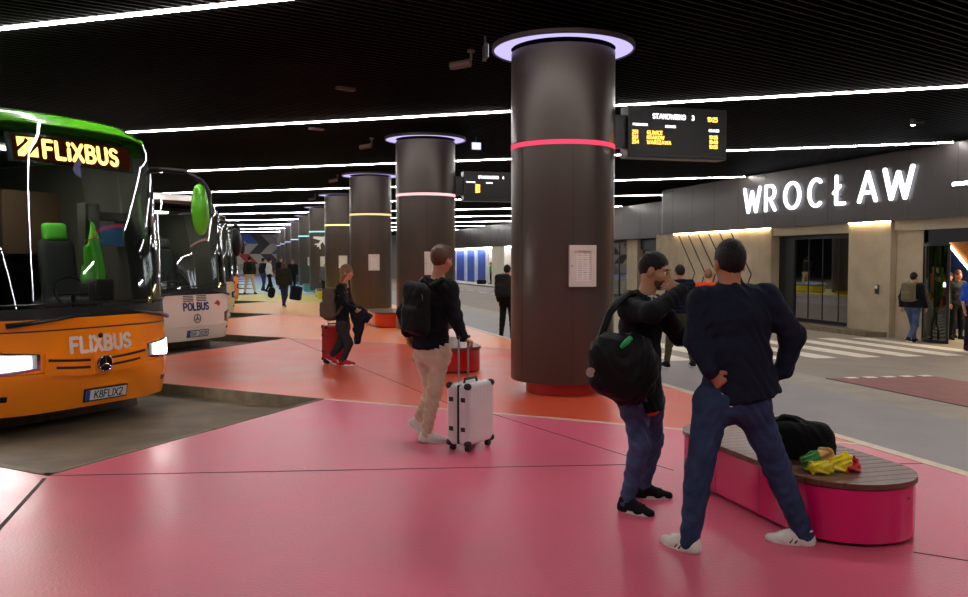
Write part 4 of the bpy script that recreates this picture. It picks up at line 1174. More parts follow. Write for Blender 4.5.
    for sg in (-1, 1):
        c = SX(sg*1.24, TOP-.52, 0); kk = P['mir']
        pts = [c+Vector((sg*dx_*kk, -dy_*kk, dz_*kk)) for dx_, dy_, dz_ in ((-.02, -.1, .05), (.06, .18, .06), (.16, .45, .03), (.27, .62, -.08), (.33, .68, -.22), (.33, .68, -.50))]
        g = MB(); g.tube(pts, [.035, .034, .032, .03, .03, .028], 10); ma = g.build('mirror_arm', M_TRIMB, root, smooth=True)
        q = Sdf(); h0 = np.array(pts[3])+vec(-sg*.05, -.02, -.13)
        X = nrm((1, sg*.12, 0)); Y = nrm((-sg*.12, 1, 0))
        q.ell(h0+vec(0, -.01, -.29), (X, Y, vec(0, 0, 1)), (.125, .085, .25), .06); q.ell(h0+vec(-sg*.02, -.01, -.10), (X, Y, vec(0, 0, 1)), (.085, .07, .19), .08)
        q.cut(Y, h0+vec(0, .045, 0), .008)
        mh = np_obj('mirror_head', q.mesh(.012), P['mirror'], ma)
        g = MB(); pl = [(-.03, .02), (.03, .02), (.09, -.16), (.09, -.30), (.06, -.47), (-.06, -.47), (-.09, -.30), (-.09, -.16)]
        g.add([tuple(h0+X*a*sg+Y*.048+vec(0, 0, b)) for a, b in pl]+[tuple(h0+X*a*sg+Y*.038+vec(0, 0, b)) for a, b in pl], [tuple(range(8)), tuple(range(15, 7, -1))]+[(i, (i+1) % 8, 8+(i+1) % 8, 8+i) for i in range(8)])
        g.build('mirror_glass', M_CHROME, mh)
    # plate and star badge
    if detail >= 1:
        px, pz, pw = P['plate']
        patch(px-pw/2-.015, px+pw/2+.015, pz-.07, pz+.07, M_TRIMB, 'plate_holder', .012, .02)
        pl = patch(px-pw/2, px+pw/2, pz-.055, pz+.055, M_PLATE, 'number_plate', .018, .006)
        patch(px-pw/2, px-pw/2+.05, pz-.055, pz+.055, M_PBLUE, 'blue_band', .0195, .003, par=pl)
        lettering(P['ptext'], .078, .15, .22, px+.025, pz-.039, M_CHAR, 'characters', .0195, .002, pl)
        bx, bz, br = P['badge']; c = SX(bx, bz, .012 if not P['lit'] else .05)
        Mx = Matrix.Rotation(PI/2, 3, 'X')
        if P['lit']:
            g = MB(); g.lathe([(br*1.05, -.03), (br*1.05, .004), (.001, .006)], 32, c, M=Mx); bd = g.build('badge', M_TRIMB, root, smooth=True)
        else: bd = root
        g = MB(); g.tube([c+Vector((br*math.cos(a), -.012, br*math.sin(a))) for a in np.linspace(0, 2*PI, 33)[:-1]], br*.09, 8, closed=True)
        for a in (90, 210, 330): g.tube([c+Vector((0, -.012, 0)), c+Vector((br*math.cos(math.radians(a)), -.012, br*math.sin(math.radians(a))))], [br*.14, br*.05], 8)
        g.build('star', M_CHROME if P['lit'] else M_CHAR, bd, smooth=True)
    return root, S, SX, band, patch, lettering
OR = mat('orange coach paint', 'FF8E0C', .25, coat=.5)
GREEN = mat('green coach paint', '58B81E', .25, coat=.5)
M_PINKW = mat('white lettering', 'EAD9CC', .5)
WHT = mat('off white coach paint', 'F0DCCE', .3, coat=.4)
WHT2 = mat('white roof paint', 'E4DAD2', .3, coat=.4)
CREAM = mat('cream coach paint', 'D8CFA4', .3, coat=.4)
GREYC = mat('grey coach paint', '6A6A6A', .3, coat=.4)
M_DBLUE = mat('dark blue lettering', '1E2C6E', .5)
M_BIRD = mat('red emblem', 'C3242C', .5)
M_SLOT = mat('grille slot', '2A1208', .6)
F1 = (-1.50, 10.05)
P1 = dict(body=OR, roof=GREEN, side=GREEN, top=3.42, b0=.24, b1=.66, ws0=1.22, ws1=3.26, blk=.10, lampx=.70, lampz=(.66, .90), lit=True, wipers=[(-.95, -.1, 1.16, 1.24), (1.15, .45, 1.14, 1.25)], mirror=GREEN, mir=1., rest=M_SEATG,
          plate=(.10, .365, .52), ptext='K8FLIX2', badge=(.03, .70, .085))
b1, S, SX, band, patch, lettering = bus(F1, P1, 'orange and green coach with lit headlights and an amber destination display')
lettering('FLiXBUS', .15, .26, .28, .04, .845, M_PINKW, 'lettering')
g = MB(); g.grid(lambda t, z, d: S(t, z, .003+d), [t for t in np.linspace(-1.45, 1.45, 41)], [1.085, 1.10], .006); g.build('panel_seam', M_SLOT, b1)
def grille(x0, x1, z0, z1, nm, m, o, th=.02):
    g = MB(); g.grid(lambda x, q, d: SX(x, z0+(z1-z0)*q+.045*abs(x/.62)**1.5, o+d), list(np.linspace(x0, x1, 14)), [0, .5, 1], th); return g.build(nm, m, b1, smooth=True)
gr = grille(-.62, .62, .585, .815, 'grille', OR, .03, .045)
for sg in (-1, 1):
    for z in (.66, .735):
        x0, x1 = sorted((sg*.13, sg*(.52 if z < .7 else .60)))
        s_ = grille(x0, x1, z, z+.026, 'slot', M_SLOT, .0325, .004); s_.parent = gr
patch(-.09, .09, .60, .80, OR, 'badge_boss', .04, .03, par=gr)
c = SX(.03, 1.0, .01); g = MB(); g.lathe([(.028, -.01), (.03, 0), (.012, .006)], 16, c, M=Matrix.Rotation(PI/2, 3, 'X')); g.build('round_emblem', M_TRIMB, b1)
# destination display
dp = patch(-.78, .78, 2.84, 3.16, M_TRIMB, 'display_case', -.055, .03)
lf = patch(-.72, .72, 2.865, 3.135, G_LEDB, 'display_field', -.045, .004, 12, par=dp)
g = MB(); text_mb('FLiXBUS', .18, .23, .30, lambda x, y, d: SX(x, 2.905+y, -.038+d), .004, -.40, g); g.build('display_letters', G_LED, dp)
g = MB()
fl = lambda x, y, d: SX(-.68+x, 2.895+y, -.038+d)
for pl in ([(0, .10), (0, .21), (.09, .21), (.06, .15)], [(.09, .21), (.21, .21), (.21, .17), (.12, .17)], [(.0, .0), (.0, .05), (.16, .21), (.21, .21), (.21, .17), (.06, .0)], [(.1, .0), (.21, .11), (.21, .0)]): g.prism(pl, 0, .004, fn=fl)
g.build('display_emblem', G_LED, dp)
lettering('2', .17, .2, .2, -.93, 2.96, M_PLATE, 'fleet_digit', .004, .003)
patch(-1.02, -.85, 2.92, 2.94, M_PLATE, 'underline', .004, .004)
# cabin details seen through the windscreen
m = MB(); m.box((.98, 1.05, 2.12), (.42, .03, .26)); m.build('blue_blind', M_SCRB, b1)
m = MB(); m.box((.66, 1.0, 2.0), (.20, .16, 1.0)); m.build('door_post', M_INTR, b1, bevel=.02)
m = MB(); m.box((.93, 1.1, 2.36), (.5, .3, .10)); m.build('locker_edge', M_INTR, b1, bevel=.02)
m = MB(); m.box((.80, 2.3, 2.30), (.8, .05, .8)); m.build('brown_curtain', M_CURT, b1)
m = MB(); m.box((.52, .62, 1.47), (.26, .14, .26)); m.build('ticket_machine', M_TRIMB, b1, bevel=.03)
g = MB(); g.tube([(-1.0+.0, 4.0, 3.40), (-1.0, 4.05, 3.75), (-1.02, 4.1, 3.9)], [.012, .008, .004], 6); g.build('aerial', M_TRIMB, b1)
q = Sdf()
tv = thing('hanging_vest', 'bright green vest hung behind the windscreen of the orange coach', 'vest', b1.location, b1.rotation_euler.z)
q.econe((.57, .80, 2.20), (.56, .80, 1.95), (.03, .025), (.10, .05), (1, 0, 0), .03); q.econe((.56, .80, 1.95), (.55, .80, 1.60), (.10, .05), (.16, .06), (1, 0, .1), .03)
q.cone((.57, .80, 2.20), (.52, .80, 2.30), .02, .014, .02); q.cone((.64, .80, 1.9), (.67, .8, 1.66), .04, .05, .03)
np_obj('cloth', q.mesh(.014, lambda P: .008*np.sin(75*P[..., 0]+2.2*np.sin(7*P[..., 2]))), mat('green vest cloth', '4FC41C', .6), tv)
g = MB(); g.tube([(.45, .79, 2.05), (.56, .75, 2.08), (.68, .79, 2.05)], .008, 6); g.build('red_cord', M_BIRD, tv)
def fwd(F, i, t): return (F[0]+DX*t, F[1]+BAY*i+DY*t)
P2 = dict(P1, mir=.6, body=WHT, roof=WHT2, side=WHT, top=3.15, b0=.22, b1=.50, ws0=1.14, ws1=3.0, blk=.12, lampx=.88, lampz=(.52, .80), lit=False, mirror=M_TRIMB, rest=M_SEAT, plate=(.08, .36, .52), ptext='DSR 28285', badge=(.02, .66, .085), wipers=[(-.95, -.1, 1.12, 1.2), (1.1, .45, 1.10, 1.2)])
b2, S, SX, band, patch, lettering = bus(fwd(F1, 1, .85), P2, 'white coach with dark blue lettering behind the orange coach')
lettering('POLBUS', .135, .24, .26, .02, .83, M_DBLUE, 'lettering')
for sg in (-1, 1):
    for r in range(4):
        g = MB(); g.grid(lambda x, z, d: SX(x, z, .004+d), list(np.linspace(sg*.17-.13, sg*.17+.13, 5)), [1.0+.033*r, 1.017+.033*r], .004); g.build('vent_slot', M_CHAR, b2)
g = MB(); fl = lambda x, y, d: SX(.50+x, .93+y, .004+d)
g.prism([(0, 0), (.10, .07), (.17, .05), (.08, -.01)], 0, .004, fn=fl); g.prism([(.08, -.01), (.17, .05), (.20, -.01), (.14, -.05)], 0, .004, fn=fl); g.build('red_emblem', M_BIRD, b2)
patch(-.92, -.62, 1.22, 1.36, M_PLATE, 'route_card', -.05, .006); lettering('BUSKO', .07, .2, .24, -.76, 1.255, M_CHAR, 'route_text', -.048, .003)
P3 = dict(P1, mir=.55, body=CREAM, roof=GREYC, side=CREAM, top=3.3, lit=False, lampx=.85, mirror=M_TRIMB, rest=M_SEAT, plate=(0, .36, .52), ptext='KR 52', badge=(.0, .75, .08), ws0=1.18)
bus(fwd(F1, 2, .95), P3, 'cream and black coach behind the white coach', 1)
P4 = dict(P3, body=OR, roof=GREYC, top=3.3)
bus(fwd(F1, 3, 1.1), P4, 'coach with an orange nose behind the cream coach', 1)
# concrete wheel stops
for i in range(4):
    F = fwd(F1, i, (0, .85, .95, 1.1)[i])
    t = thing('wheel_stop', 'low concrete block under the nose of the '+['orange coach', 'white coach', 'cream coach', 'orange nosed coach behind the cream one'][i], 'wheel stop', (F[0]-DX*1.0, F[1]-DY*1.0, -.14), math.atan2(.72, .694), 'concrete wheel stops')
    m = MB(); m.prism([(-.16, 0), (.16, 0), (.11, .15), (-.11, .15)], -1.2, 1.2, fn=lambda x, y, d: (d, x, y)); m.build('block', M_KERB, t, bevel=.015)
    m = MB(); m.lathe([(.03, .15), (.03, .156)], 12, (.9, 0, 0)); m.build('bolt', M_GAP, t)
# ------------------------------------------------------------------ people
M_EYE = mat('eye white', 'D8D2CA', .3); M_IRIS = mat('iris', '1C120C', .2); M_ZIP = mat('zip', '2E2E30', .4)
SKIN = mat('skin', 'C08464', .5, nscale=30, namt=.06); SKIN2 = mat('tan skin', 'B27C5A', .5, nscale=30, namt=.06)
H_BLK = mat('black hair', '120E0D', .6, nscale=60, namt=.3, bump=.6, bscale=160, spec=.3); H_BRN = mat('brown hair', '553422', .55, nscale=60, namt=.25)
H_LBR = mat('light brown hair', '80583A', .6, nscale=40, namt=.25); H_WHT = mat('white hair', 'CFCAC4', .6, nscale=40, namt=.15); H_RED = mat('reddish hair', '8A4A24', .6, nscale=40, namt=.2)
BEARD = mat('dark stubble', '4A3226', .8, nscale=120, namt=.3)
def cloth(n, c, amt=.12, sc=14, rough=.85): return mat(n, c, rough, nscale=sc, namt=amt, bump=.5, bscale=42, spec=.2)
NAVYJ = cloth('navy jacket cloth', '151A2A'); BLACKJ = cloth('black jacket cloth', '121418'); DKJ = cloth('dark knit', '101318')
JEANS = cloth('dark blue jeans', '2C3956', .3, 9); JEANS2 = cloth('washed blue jeans', '435475', .35, 9); KHAKI = cloth('beige trousers', 'C9B59C', .1)
GREYTR = cloth('charcoal trousers', '2E2C30'); BLKTR = cloth('black trousers', '121315'); OLIVE = cloth('olive trousers', '4C4A30')
WSHOE = cloth('white shoe', 'D6D0C8', .06); BSHOE = cloth('black shoe', '121214'); RSHOE = cloth('red shoe', 'B0262E'); WSOLE = mat('white sole', 'DCD8D0', .6); DSOLE = mat('dark sole', '26262A', .7)
PINKSH = cloth('pale pink shirt', 'D9C3CB', .05); ORTEE = cloth('orange tee', 'D8431E', .1)
def pat_tee():
    m = mat('black and white patterned tee', 'FFFFFF', .85); nt = m.node_tree; b = nt.nodes['Principled BSDF']
    tc = nd(nt, 'ShaderNodeTexCoord'); v = nd(nt, 'ShaderNodeTexVoronoi'); v.inputs['Scale'].default_value = 26
    r = nd(nt, 'ShaderNodeValToRGB'); r.color_ramp.interpolation = 'CONSTANT'; r.color_ramp.elements[0].color = (.03, .03, .03, 1); r.color_ramp.elements[1].position = .45; r.color_ramp.elements[1].color = (.6, .6, .58, 1)
    nt.links.new(tc.outputs['Object'], v.inputs['Vector']); nt.links.new(v.outputs['Distance'], r.inputs['Fac']); nt.links.new(r.outputs['Color'], b.inputs['Base Color'])
    return m
TEE = pat_tee()
def ray_at(px, py, Y):
    x = (px-484)/FPX; d = (py-298.5)/FPX
    r = (x, math.cos(PITCH)-d*math.sin(PITCH), -math.sin(PITCH)-d*math.cos(PITCH)); t = Y/r[1]
    return r[0]*t, EYE+r[2]*t
def to_uv(X, Y): return (X*CA+Y*SA, -X*SA+Y*CA)
class Spot:
    """a person's own frame: x to the right of the camera's view, y away from it, z up, origin on the ground"""
    def __init__(s, px, Y, z=0.): s.Y = Y; s.z = z; s.X = ray_at(px, 298, Y)[0]; u = to_uv(s.X, Y); s.loc = (u[0], u[1], z)
    def __call__(s, px, py, dy=0.):
        X, Z = ray_at(px, py, s.Y+dy); return vec(X-s.X, dy, Z-s.z)
NOARM = vec(0, 0, 0)
# man seen from behind, hands on hips
A = Spot(742, 5.0)
J = dict(pelvis=A(733, 394), waist=A(737, 350), chest=A(735, 314), neck=A(730, 289), head=A(729, 262), hf=vec(-.18, 1, -.02), hu=vec(0, 0, 1), lat=vec(1, .05, 0),
         sL=A(702, 301), sR=A(766, 298), eL=A(697, 341, -.02), eR=A(793, 336, .0), wL=A(711, 372, -.13), wR=A(783, 372, .03), hdL=vec(.55, .15, -.6), hdR=vec(-.8, .5, -.3), pnL=vec(.3, 1, 0), pnR=vec(-.3, .8, 0), sdL=vec(0, .3, 1), sdR=vec(0, 0, 1), cuL=.5, cuR=.5,
         hL=A(712, 402), hR=A(752, 402), kL=A(699, 470, -.04), kR=A(776, 466, .04), aL=A(690, 538.5, -.12), aR=A(803, 532, .0), tL=vec(-.6, .8, 0), tR=vec(-.93, .35, 0))
human('person', A.loc, -YAW, J, dict(skin=SKIN2, hair=H_BLK, face=False, bulk=1.02, top=dict(mat=NAVYJ, hem=-.02, fit=.018, collar=True, fold=.007, shift=.07, flare=.012), bottom=dict(mat=JEANS, name='jeans', fold=.006, fit=.008, hipw=.03),
      under=[dict(name='shirt', mat=PINKSH, hem=.16)], shoe=dict(mat=WSHOE, sole=WSOLE, stripes=mat('black stripes', '15151A', .6), lace=WSHOE)),
      'man in a navy jacket, jeans and white striped sneakers, hands on hips', 1.80, .0075)
# man in profile with a bag on his shoulder, hand raised to his face
B = Spot(637, 5.65)
J = dict(pelvis=B(641, 392), waist=B(640, 358), chest=B(641, 324), neck=B(645, 297), head=B(655, 270), hf=vec(.88, -.42, -.18), hu=vec(.15, 0, 1), lat=vec(-.40, -.92, 0),
         sR=B(630, 310, -.15), sL=B(655, 306, .16), eR=B(652, 313, -.38), eL=B(680, 336, .06), wR=B(683, 290, -.22), wL=B(668, 314, -.14), hdR=vec(-.85, .15, .35), hdL=vec(-.72, -.2, .42), pnR=vec(.1, .9, -.3), pnL=vec(-.3, .8, -.2), sdR=vec(0, 0, -1), sdL=vec(0, 0, 1), cuR=.6, cuL=.55,
         hR=B(634, 398, -.08), hL=B(649, 398, .09), kR=B(640, 445, -.07), kL=B(653, 440, .20), aR=B(627, 500.5, .02), aL=B(643, 487, .34), tR=vec(.75, -.66, 0), tL=vec(.97, -.15, 0))
human('person', B.loc, -YAW, J, dict(skin=SKIN2, hair=H_BLK, hairstyle='crop', beard=BEARD, top=dict(mat=BLACKJ, hem=.38, fit=.012, hood=True, fold=.003, sleeve=.93), bottom=dict(mat=JEANS2, name='jeans', fold=.007),
      under=[dict(name='patterned_tee', mat=TEE, hem=.1, chest=True), dict(name='orange_hem', mat=ORTEE, hem=.50)], shoe=dict(mat=BSHOE, sole=WSOLE, lace=BSHOE)),
      'bearded man in a black hooded jacket raising one hand to his face', 1.74, .0075)
# the bag on his shoulder
M_BAG = cloth('black nylon', '0C0D0E', .2, 20, .6)
t = thing('shoulder_bag', 'bulky black shoulder bag with a green tag hanging behind the bearded man', 'bag', B.loc, -YAW)
c = B(619, 366, -.36); ax = (vec(.96, .1, -.2), vec(-.1, 1, 0), vec(.2, 0, .96))
q = Sdf(); q.rbox(c+vec(.0, .0, -.0), ax, (.18, .10, .19), .10, .04); q.ell(c+vec(.06, 0, -.02), ax, (.19, .12, .21), .04); q.ell(c+vec(.08, .03, -.08), ax, (.13, .10, .16), .05); q.ell(c+vec(-.07, -.04, .07), ax, (.12, .09, .12), .05); q.ell(c+vec(.09, 0, .08), ax, (.10, .08, .10), .05)
np_obj('bag_body', q.mesh(.01, folds(.007, 30)), M_BAG, t)
q = Sdf(); q.ell(c+vec(-.03, -.06, .09), ax, (.14, .07, .09), .02); np_obj('flap', q.mesh(.01, folds(.004, 30)), M_BAG, t)
g = MB(); g.tube([c+vec(-.13, 0, .13), B(609, 314, -.30), B(619, 301, -.22), B(629, 298, -.12)+vec(0, 0, .03), B(640, 300, .02)+vec(0, 0, .03), B(632, 330, .12), c+vec(.13, .1, .10)], [.024]*7, 8); g.build('strap', M_BAG, t, smooth=True)
g = MB(); g.tube([c+vec(-.01, -.135, .13), c+vec(.02, -.15, .16), c+vec(.05, -.14, .19)], [.012, .02, .016], 8); g.build('green_tag', mat('green tag', '1FA04A', .5), t, smooth=True)
g = MB(); g.lathe([(.028, -.006), (.03, 0), (.028, .006)], 16, c+vec(-.185, -.08, -.03), M=Matrix.Rotation(PI/2, 3, 'X')); g.build('pale_badge', mat('pale badge', '9C8680', .7), t)
# man walking off with the silver suitcase
Cm = Spot(429, 7.85)
J = dict(pelvis=Cm(431, 347), waist=Cm(430, 327), chest=Cm(431, 303), neck=Cm(437, 280), head=Cm(442, 259), hf=vec(.62, .78, -.05), hu=vec(.08, 0, 1), lat=vec(.8, -.6, 0),
         sL=Cm(419, 290, .14), sR=Cm(450, 289, -.12), eL=Cm(404, 313, .06), eR=Cm(455, 317, -.16), wL=Cm(407, 333, .0), wR=Cm(463, 338, -.20), hdL=vec(.3, .2, -1), hdR=vec(.75, .1, -.35), pnR=vec(0, .0, -1), sdR=vec(0, 1, 0), cuR=1.1,
         hL=Cm(425, 351, .07), hR=Cm(440, 351, -.06), kL=Cm(432, 391, .14), kR=Cm(434, 391, -.03), aL=Cm(418, 421, .20), aR=Cm(426, 434, -.02), tL=vec(.75, .1, -.65), tR=vec(.98, .12, 0))
pc = human('person', Cm.loc, -YAW, J, dict(skin=SKIN, hair=H_BRN, hairstyle='quiff', face=True, top=dict(name='pullover', mat=DKJ, hem=-.1, fit=.012, fold=.006), bottom=dict(mat=KHAKI, fold=.007), shoe=dict(mat=WSHOE, sole=WSOLE, lace=WSHOE)),
      'man in beige trousers and dark pullover walking away with a silver suitcase', 1.80, .0085)
backpack(pc, J, cloth('black rucksack', '0B0C0C', .2, 20, .6), .13, .29, .46, 1.05, .011, label='black rucksack on the back of the man in beige trousers', group=None)
def suitcase(loc, rz, label, shell, w, d, h, rib=True, dark=None, pole=.40, poles=True):
    t = thing('suitcase', label, 'suitcase', loc, rz)
    dk = dark or mat('suitcase black', '1A1A1C', .5)
    for s in (-1, 1):
        q = Sdf(); q.rbox((0, s*d/4, .055+h/2), ((1, 0, 0), (0, 1, 0), (0, 0, 1)), (w/2, d/4-.006, h/2), .035, 0)
        rb = (lambda P: -.002*np.clip(np.cos(P[..., 0]*2*PI/.055), 0, 1)*(np.abs(P[..., 2]-.055-h/2) < h*.42)) if rib else None
        np_obj('shell', q.mesh(.011, rb), shell, t)
    g = MB(); g.bb(-w/2+.01, w/2-.01, -.008, .008, .065, .045+h); g.build('zip_seam', dk, t, bevel=.006)
    for sx in (-1, 1):
        for sy in (-1, 1):
            for zz in (.075, .035+h):
                q = Sdf(); q.ell((sx*(w/2-.024), sy*(d/2-.03), zz), ((1, 0, 0), (0, 1, 0), (0, 0, 1)), (.034, .038, .034), 0); np_obj('corner_guard', q.mesh(.012), dk, t)
            g = MB(); g.lathe([(.008, -.02), (.027, -.018), (.027, .018), (.008, .02)], 14, (sx*(w/2-.05), sy*(d/2-.045), .027), M=Matrix.Rotation(PI/2, 3, 'X')); wh = g.build('wheel', dk, t, smooth=True)
            g = MB(); g.box((sx*(w/2-.05), sy*(d/2-.045), .052), (.045, .05, .02)); g.build('caster', dk, wh, bevel=.006)
    for zz in (.2, .46):
        if zz < h:
            g = MB(); g.bb(-w/2-.006, -w/2+.012, -d*.34, -d*.16, zz-.02, zz+.02); g.build('latch', dk, t, bevel=.004)
            g = MB(); g.bb(-w/2-.006, -w/2+.012, d*.16, d*.34, zz-.02, zz+.02); g.build('latch', dk, t, bevel=.004)
    g = MB(); g.tube([(-.10, 0, .05+h), (-.09, 0, .085+h), (.09, 0, .085+h), (.10, 0, .05+h)], .011, 8); g.build('top_handle', dk, t, smooth=True)
    if poles:
        al = mat('handle aluminium', 'B9B4B2', .3, metal=.8)
        for sx in (-1, 1): g = MB(); g.tube([(sx*.075, d*.3, .05+h), (sx*.075, d*.3, .05+h+pole)], .009, 8); g.build('pole', al, t, smooth=True)
        g = MB(); g.tube([(-.09, d*.3, .05+h+pole), (.09, d*.3, .05+h+pole)], .015, 10); g.build('grip', dk, t, smooth=True)
    return t
SILV = mat('silver suitcase shell', 'D8D2D2', .35, metal=.12)
X_, _z = ray_at(470.5, 440, 7.62); u = to_uv(X_, 7.62)
suitcase((u[0], u[1], 0), math.radians(57)-YAW, 'silver hard shell suitcase on wheels held by the man in beige trousers', SILV, .42, .25, .54)
# woman with red suitcase
W = Spot(342, 13.6)
J = dict(pelvis=W(343, 323), waist=W(342, 312), chest=W(341, 299), neck=W(344, 284), head=W(347, 272), hf=vec(1, -.12, -.12), hu=vec(.12, 0, 1), lat=vec(-.12, -1, 0),
         sR=W(340, 288, -.17), sL=W(345, 287, .17), eR=W(344, 303, -.22), eL=W(350, 303, .16), wR=W(355, 309, -.18), wL=W(357, 308, .05), hdR=vec(.8, .2, -.4), hdL=vec(.6, -.3, -.5), cuR=.8, cuL=.8,
         hR=W(342, 326, -.08), hL=W(344, 326, .08), kR=W(349, 343, -.08), kL=W(340, 345, .08), aR=W(343, 361, -.08), aL=W(331, 356, .1), tR=vec(1, 0, .05), tL=vec(.8, 0, -.55))
wp = human('person', W.loc, -YAW, J, dict(skin=SKIN, hair=H_LBR, hairstyle='long', top=dict(name='pullover', mat=BLACKJ, hem=.1), bottom=dict(mat=GREYTR), shoe=dict(mat=RSHOE, sole=WSOLE), bulk=.9),
      'woman with long hair and a brown rucksack pulling a red suitcase', 1.66, .013)
J['bf'] = vec(1, 0, 0)
backpack(wp, J, cloth('brown rucksack', '5A4A40', .15, 12), .22, .34, .52, 1.0, .014, gap=.055, label='bulky brown grey rucksack on the woman with long hair', drop=.04)
q = Sdf(); q.econe(W(356, 310, -.1), W(360, 318, -.1), (.14, .07), (.17, .07), (1, 0, 0), .04); q.econe(W(360, 316, -.1), W(357, 342, -.1), (.12, .05), (.05, .04), (1, 0, 0), .05); q.cone(W(362, 313, -.1), W(369, 316, -.1), .08, .04, .03)
t = np_obj('carried_jacket', q.mesh(.016, folds(.012, 24)), cloth('dark carried cloth', '151724')); t.location = W.loc; t.rotation_euler = (0, 0, -YAW)
tag(t, 'dark navy jacket draped over the arm of the woman with the red suitcase', 'jacket')
X_, _z = ray_at(334, 350, 13.95); u = to_uv(X_, 13.95)
suitcase((u[0], u[1], 0), -YAW+.5, 'red suitcase trailing behind the woman with the brown rucksack', mat('red suitcase cloth', 'A8141E', .6), .36, .22, .56, False, None, .28)
# puffy jacket man on the road
def stand(px, Y, z, face, o, label, H=1.74, stride=0., res=.02, **kw):
    s = Spot(px, Y, z); Jp = pose(H, stride, **{k: v for k, v in kw.items() if k in ('lean', 'lead', 'headturn', 'stand')})
    # face: heading in degrees, 0 = away from the camera, 90 = to the right
    p = human('person', s.loc, -YAW-math.radians(face), Jp, o, label, H, res)
    return p, Jp, s
PUFF = cloth('quilted navy', '171A2C')
stand(680, 14.7, -.165, -15, dict(skin=SKIN, hair=H_BLK, top=dict(mat=PUFF, hem=.1, fit=.025, hood=True, quilt=True), bottom=dict(mat=OLIVE), shoe=dict(mat=BSHOE, sole=WSOLE)), 'man in a quilted navy jacket and olive trousers by the crossing', 1.76, 0., .014, stand=.28)
stand(708, 16.6, -.18, 20, dict(skin=SKIN, hair=H_LBR, top=dict(mat=ORTEE, hem=.2), bottom=dict(mat=BLKTR), shoe=dict(mat=BSHOE, sole=DSOLE)), 'person in an orange top mostly hidden behind the man in navy', 1.68, 0., .018)
p, Jp, s = stand(507, 19.4, -.15, 25, dict(skin=SKIN, hair=H_BLK, top=dict(mat=BLACKJ, hem=.3, fit=.01), bottom=dict(mat=BLKTR), shoe=dict(mat=BSHOE, sole=WSOLE)), 'person in black half hidden by the column with the red band', 1.72, .0, .018)
backpack(p, Jp, cloth('grey black rucksack', '202022', .15, 12), .22, .36, .52, 1., .02, label='dark rucksack worn by the person half hidden by the red banded column')
p, Jp, s = stand(913, 20.4, -.31, 55, dict(skin=SKIN, hair=H_BLK, top=dict(mat=DKJ, hem=.25, fit=.02), bottom=dict(mat=JEANS2, name='jeans'), shoe=dict(mat=BSHOE, sole=WSOLE), bulk=1.12), 'man in a dark jacket and jeans walking past the concrete pillar to the entrance', 1.72, .7, .016)
backpack(p, Jp, cloth('olive rucksack', '6A6048', .15, 12), .18, .32, .46, 1., .018, label='olive rucksack on the man walking to the entrance')
stand(949, 22.0, GB+.01, -150, dict(skin=SKIN, hair=H_BLK, top=dict(mat=BLACKJ, hem=.4), bottom=dict(mat=BLKTR), shoe=dict(mat=BSHOE, sole=DSOLE)), 'dark dressed person inside the entrance beside the glass door drum', 1.68, 0., .018)
stand(957, 21.4, GB+.01, 170, dict(skin=SKIN, hair=H_BRN, top=dict(mat=cloth('charcoal coat', '24262A'), hem=.5), bottom=dict(mat=BLKTR), shoe=dict(mat=BSHOE, sole=DSOLE)), 'person in a charcoal coat standing in the entrance doorway', 1.74, 0., .018)
stand(974, 18.6, -.29, 180, dict(skin=SKIN, hair=H_BRN, top=dict(name='shirt', mat=cloth('blue shirt', '2C56C0'), hem=.3, sleeve=.1), bottom=dict(mat=BLKTR), shoe=dict(mat=BSHOE, sole=DSOLE), under=[dict(name='hi_vis_band', mat=mat('neon yellow', 'B8E020', .6), hem=.9)]), 'person in a blue shirt with a neon yellow band near the entrance', 1.72, 0., .018)
# far walkers on the platform
stand(326, 36.5, 0, 185, dict(skin=SKIN, hair=H_WHT, hairstyle='crop', top=dict(name='pullover', mat=cloth('grey pullover', '63636A'), hem=.3, fit=.01), bottom=dict(mat=BLKTR), shoe=dict(mat=BSHOE, sole=DSOLE), bulk=1.1), 'white haired man in a grey pullover walking down the platform', 1.62, .5, .02)
p, Jp, s = stand(284, 30.5, 0, 12, dict(skin=SKIN, hair=H_BRN, hairstyle='long', top=dict(mat=cloth('dark green jacket', '28291C'), hem=.45, fit=.03), bottom=dict(mat=JEANS, name='jeans'), shoe=dict(mat=BSHOE, sole=WSOLE), bulk=1.15), 'person in a dark green jacket walking away with a bag in each hand', 1.62, .45, .018)
def handbag(s, px, py, w, h, d, lb, m, rnd):
    t = thing('travel_bag', lb, 'bag', s.loc, -YAW); c = s(px, py)
    q = Sdf(); q.rbox(c, (vec(1, 0, -.15), vec(0, 1, 0), vec(.15, 0, 1)), (w/2, d/2, h/2), rnd, 0); np_obj('bag_body', q.mesh(.018), m, t)
    g = MB(); g.tube([c+vec(-w*.25, 0, h*.45), c+vec(-w*.12, 0, h*.45+.12), c+vec(w*.12, 0, h*.45+.12), c+vec(w*.25, 0, h*.45)], .012, 6); g.build('handle', m, t, smooth=True)
handbag(s, 271.5, 292.5, .26, .40, .2, 'small round black bag carried by the person in dark green', M_BAG, .12)
handbag(s, 296, 293, .40, .50, .25, 'large dark blue bag carried by the person in dark green', cloth('dark blue bag', '151A30'), .06)
p, Jp, s = stand(250, 42, 0, -10, dict(skin=SKIN, hair=H_BLK, top=dict(mat=cloth('olive jacket', '2C2E26'), hem=.1, fit=.02), bottom=dict(mat=KHAKI), shoe=dict(mat=BSHOE, sole=DSOLE), bulk=1.05), 'man in khaki trousers with a rucksack near the mural wall', 1.86, 0., .022, stand=.25)
backpack(p, Jp, M_BAG, .2, .34, .5, 1., .024, label='dark rucksack on the man in khaki trousers')
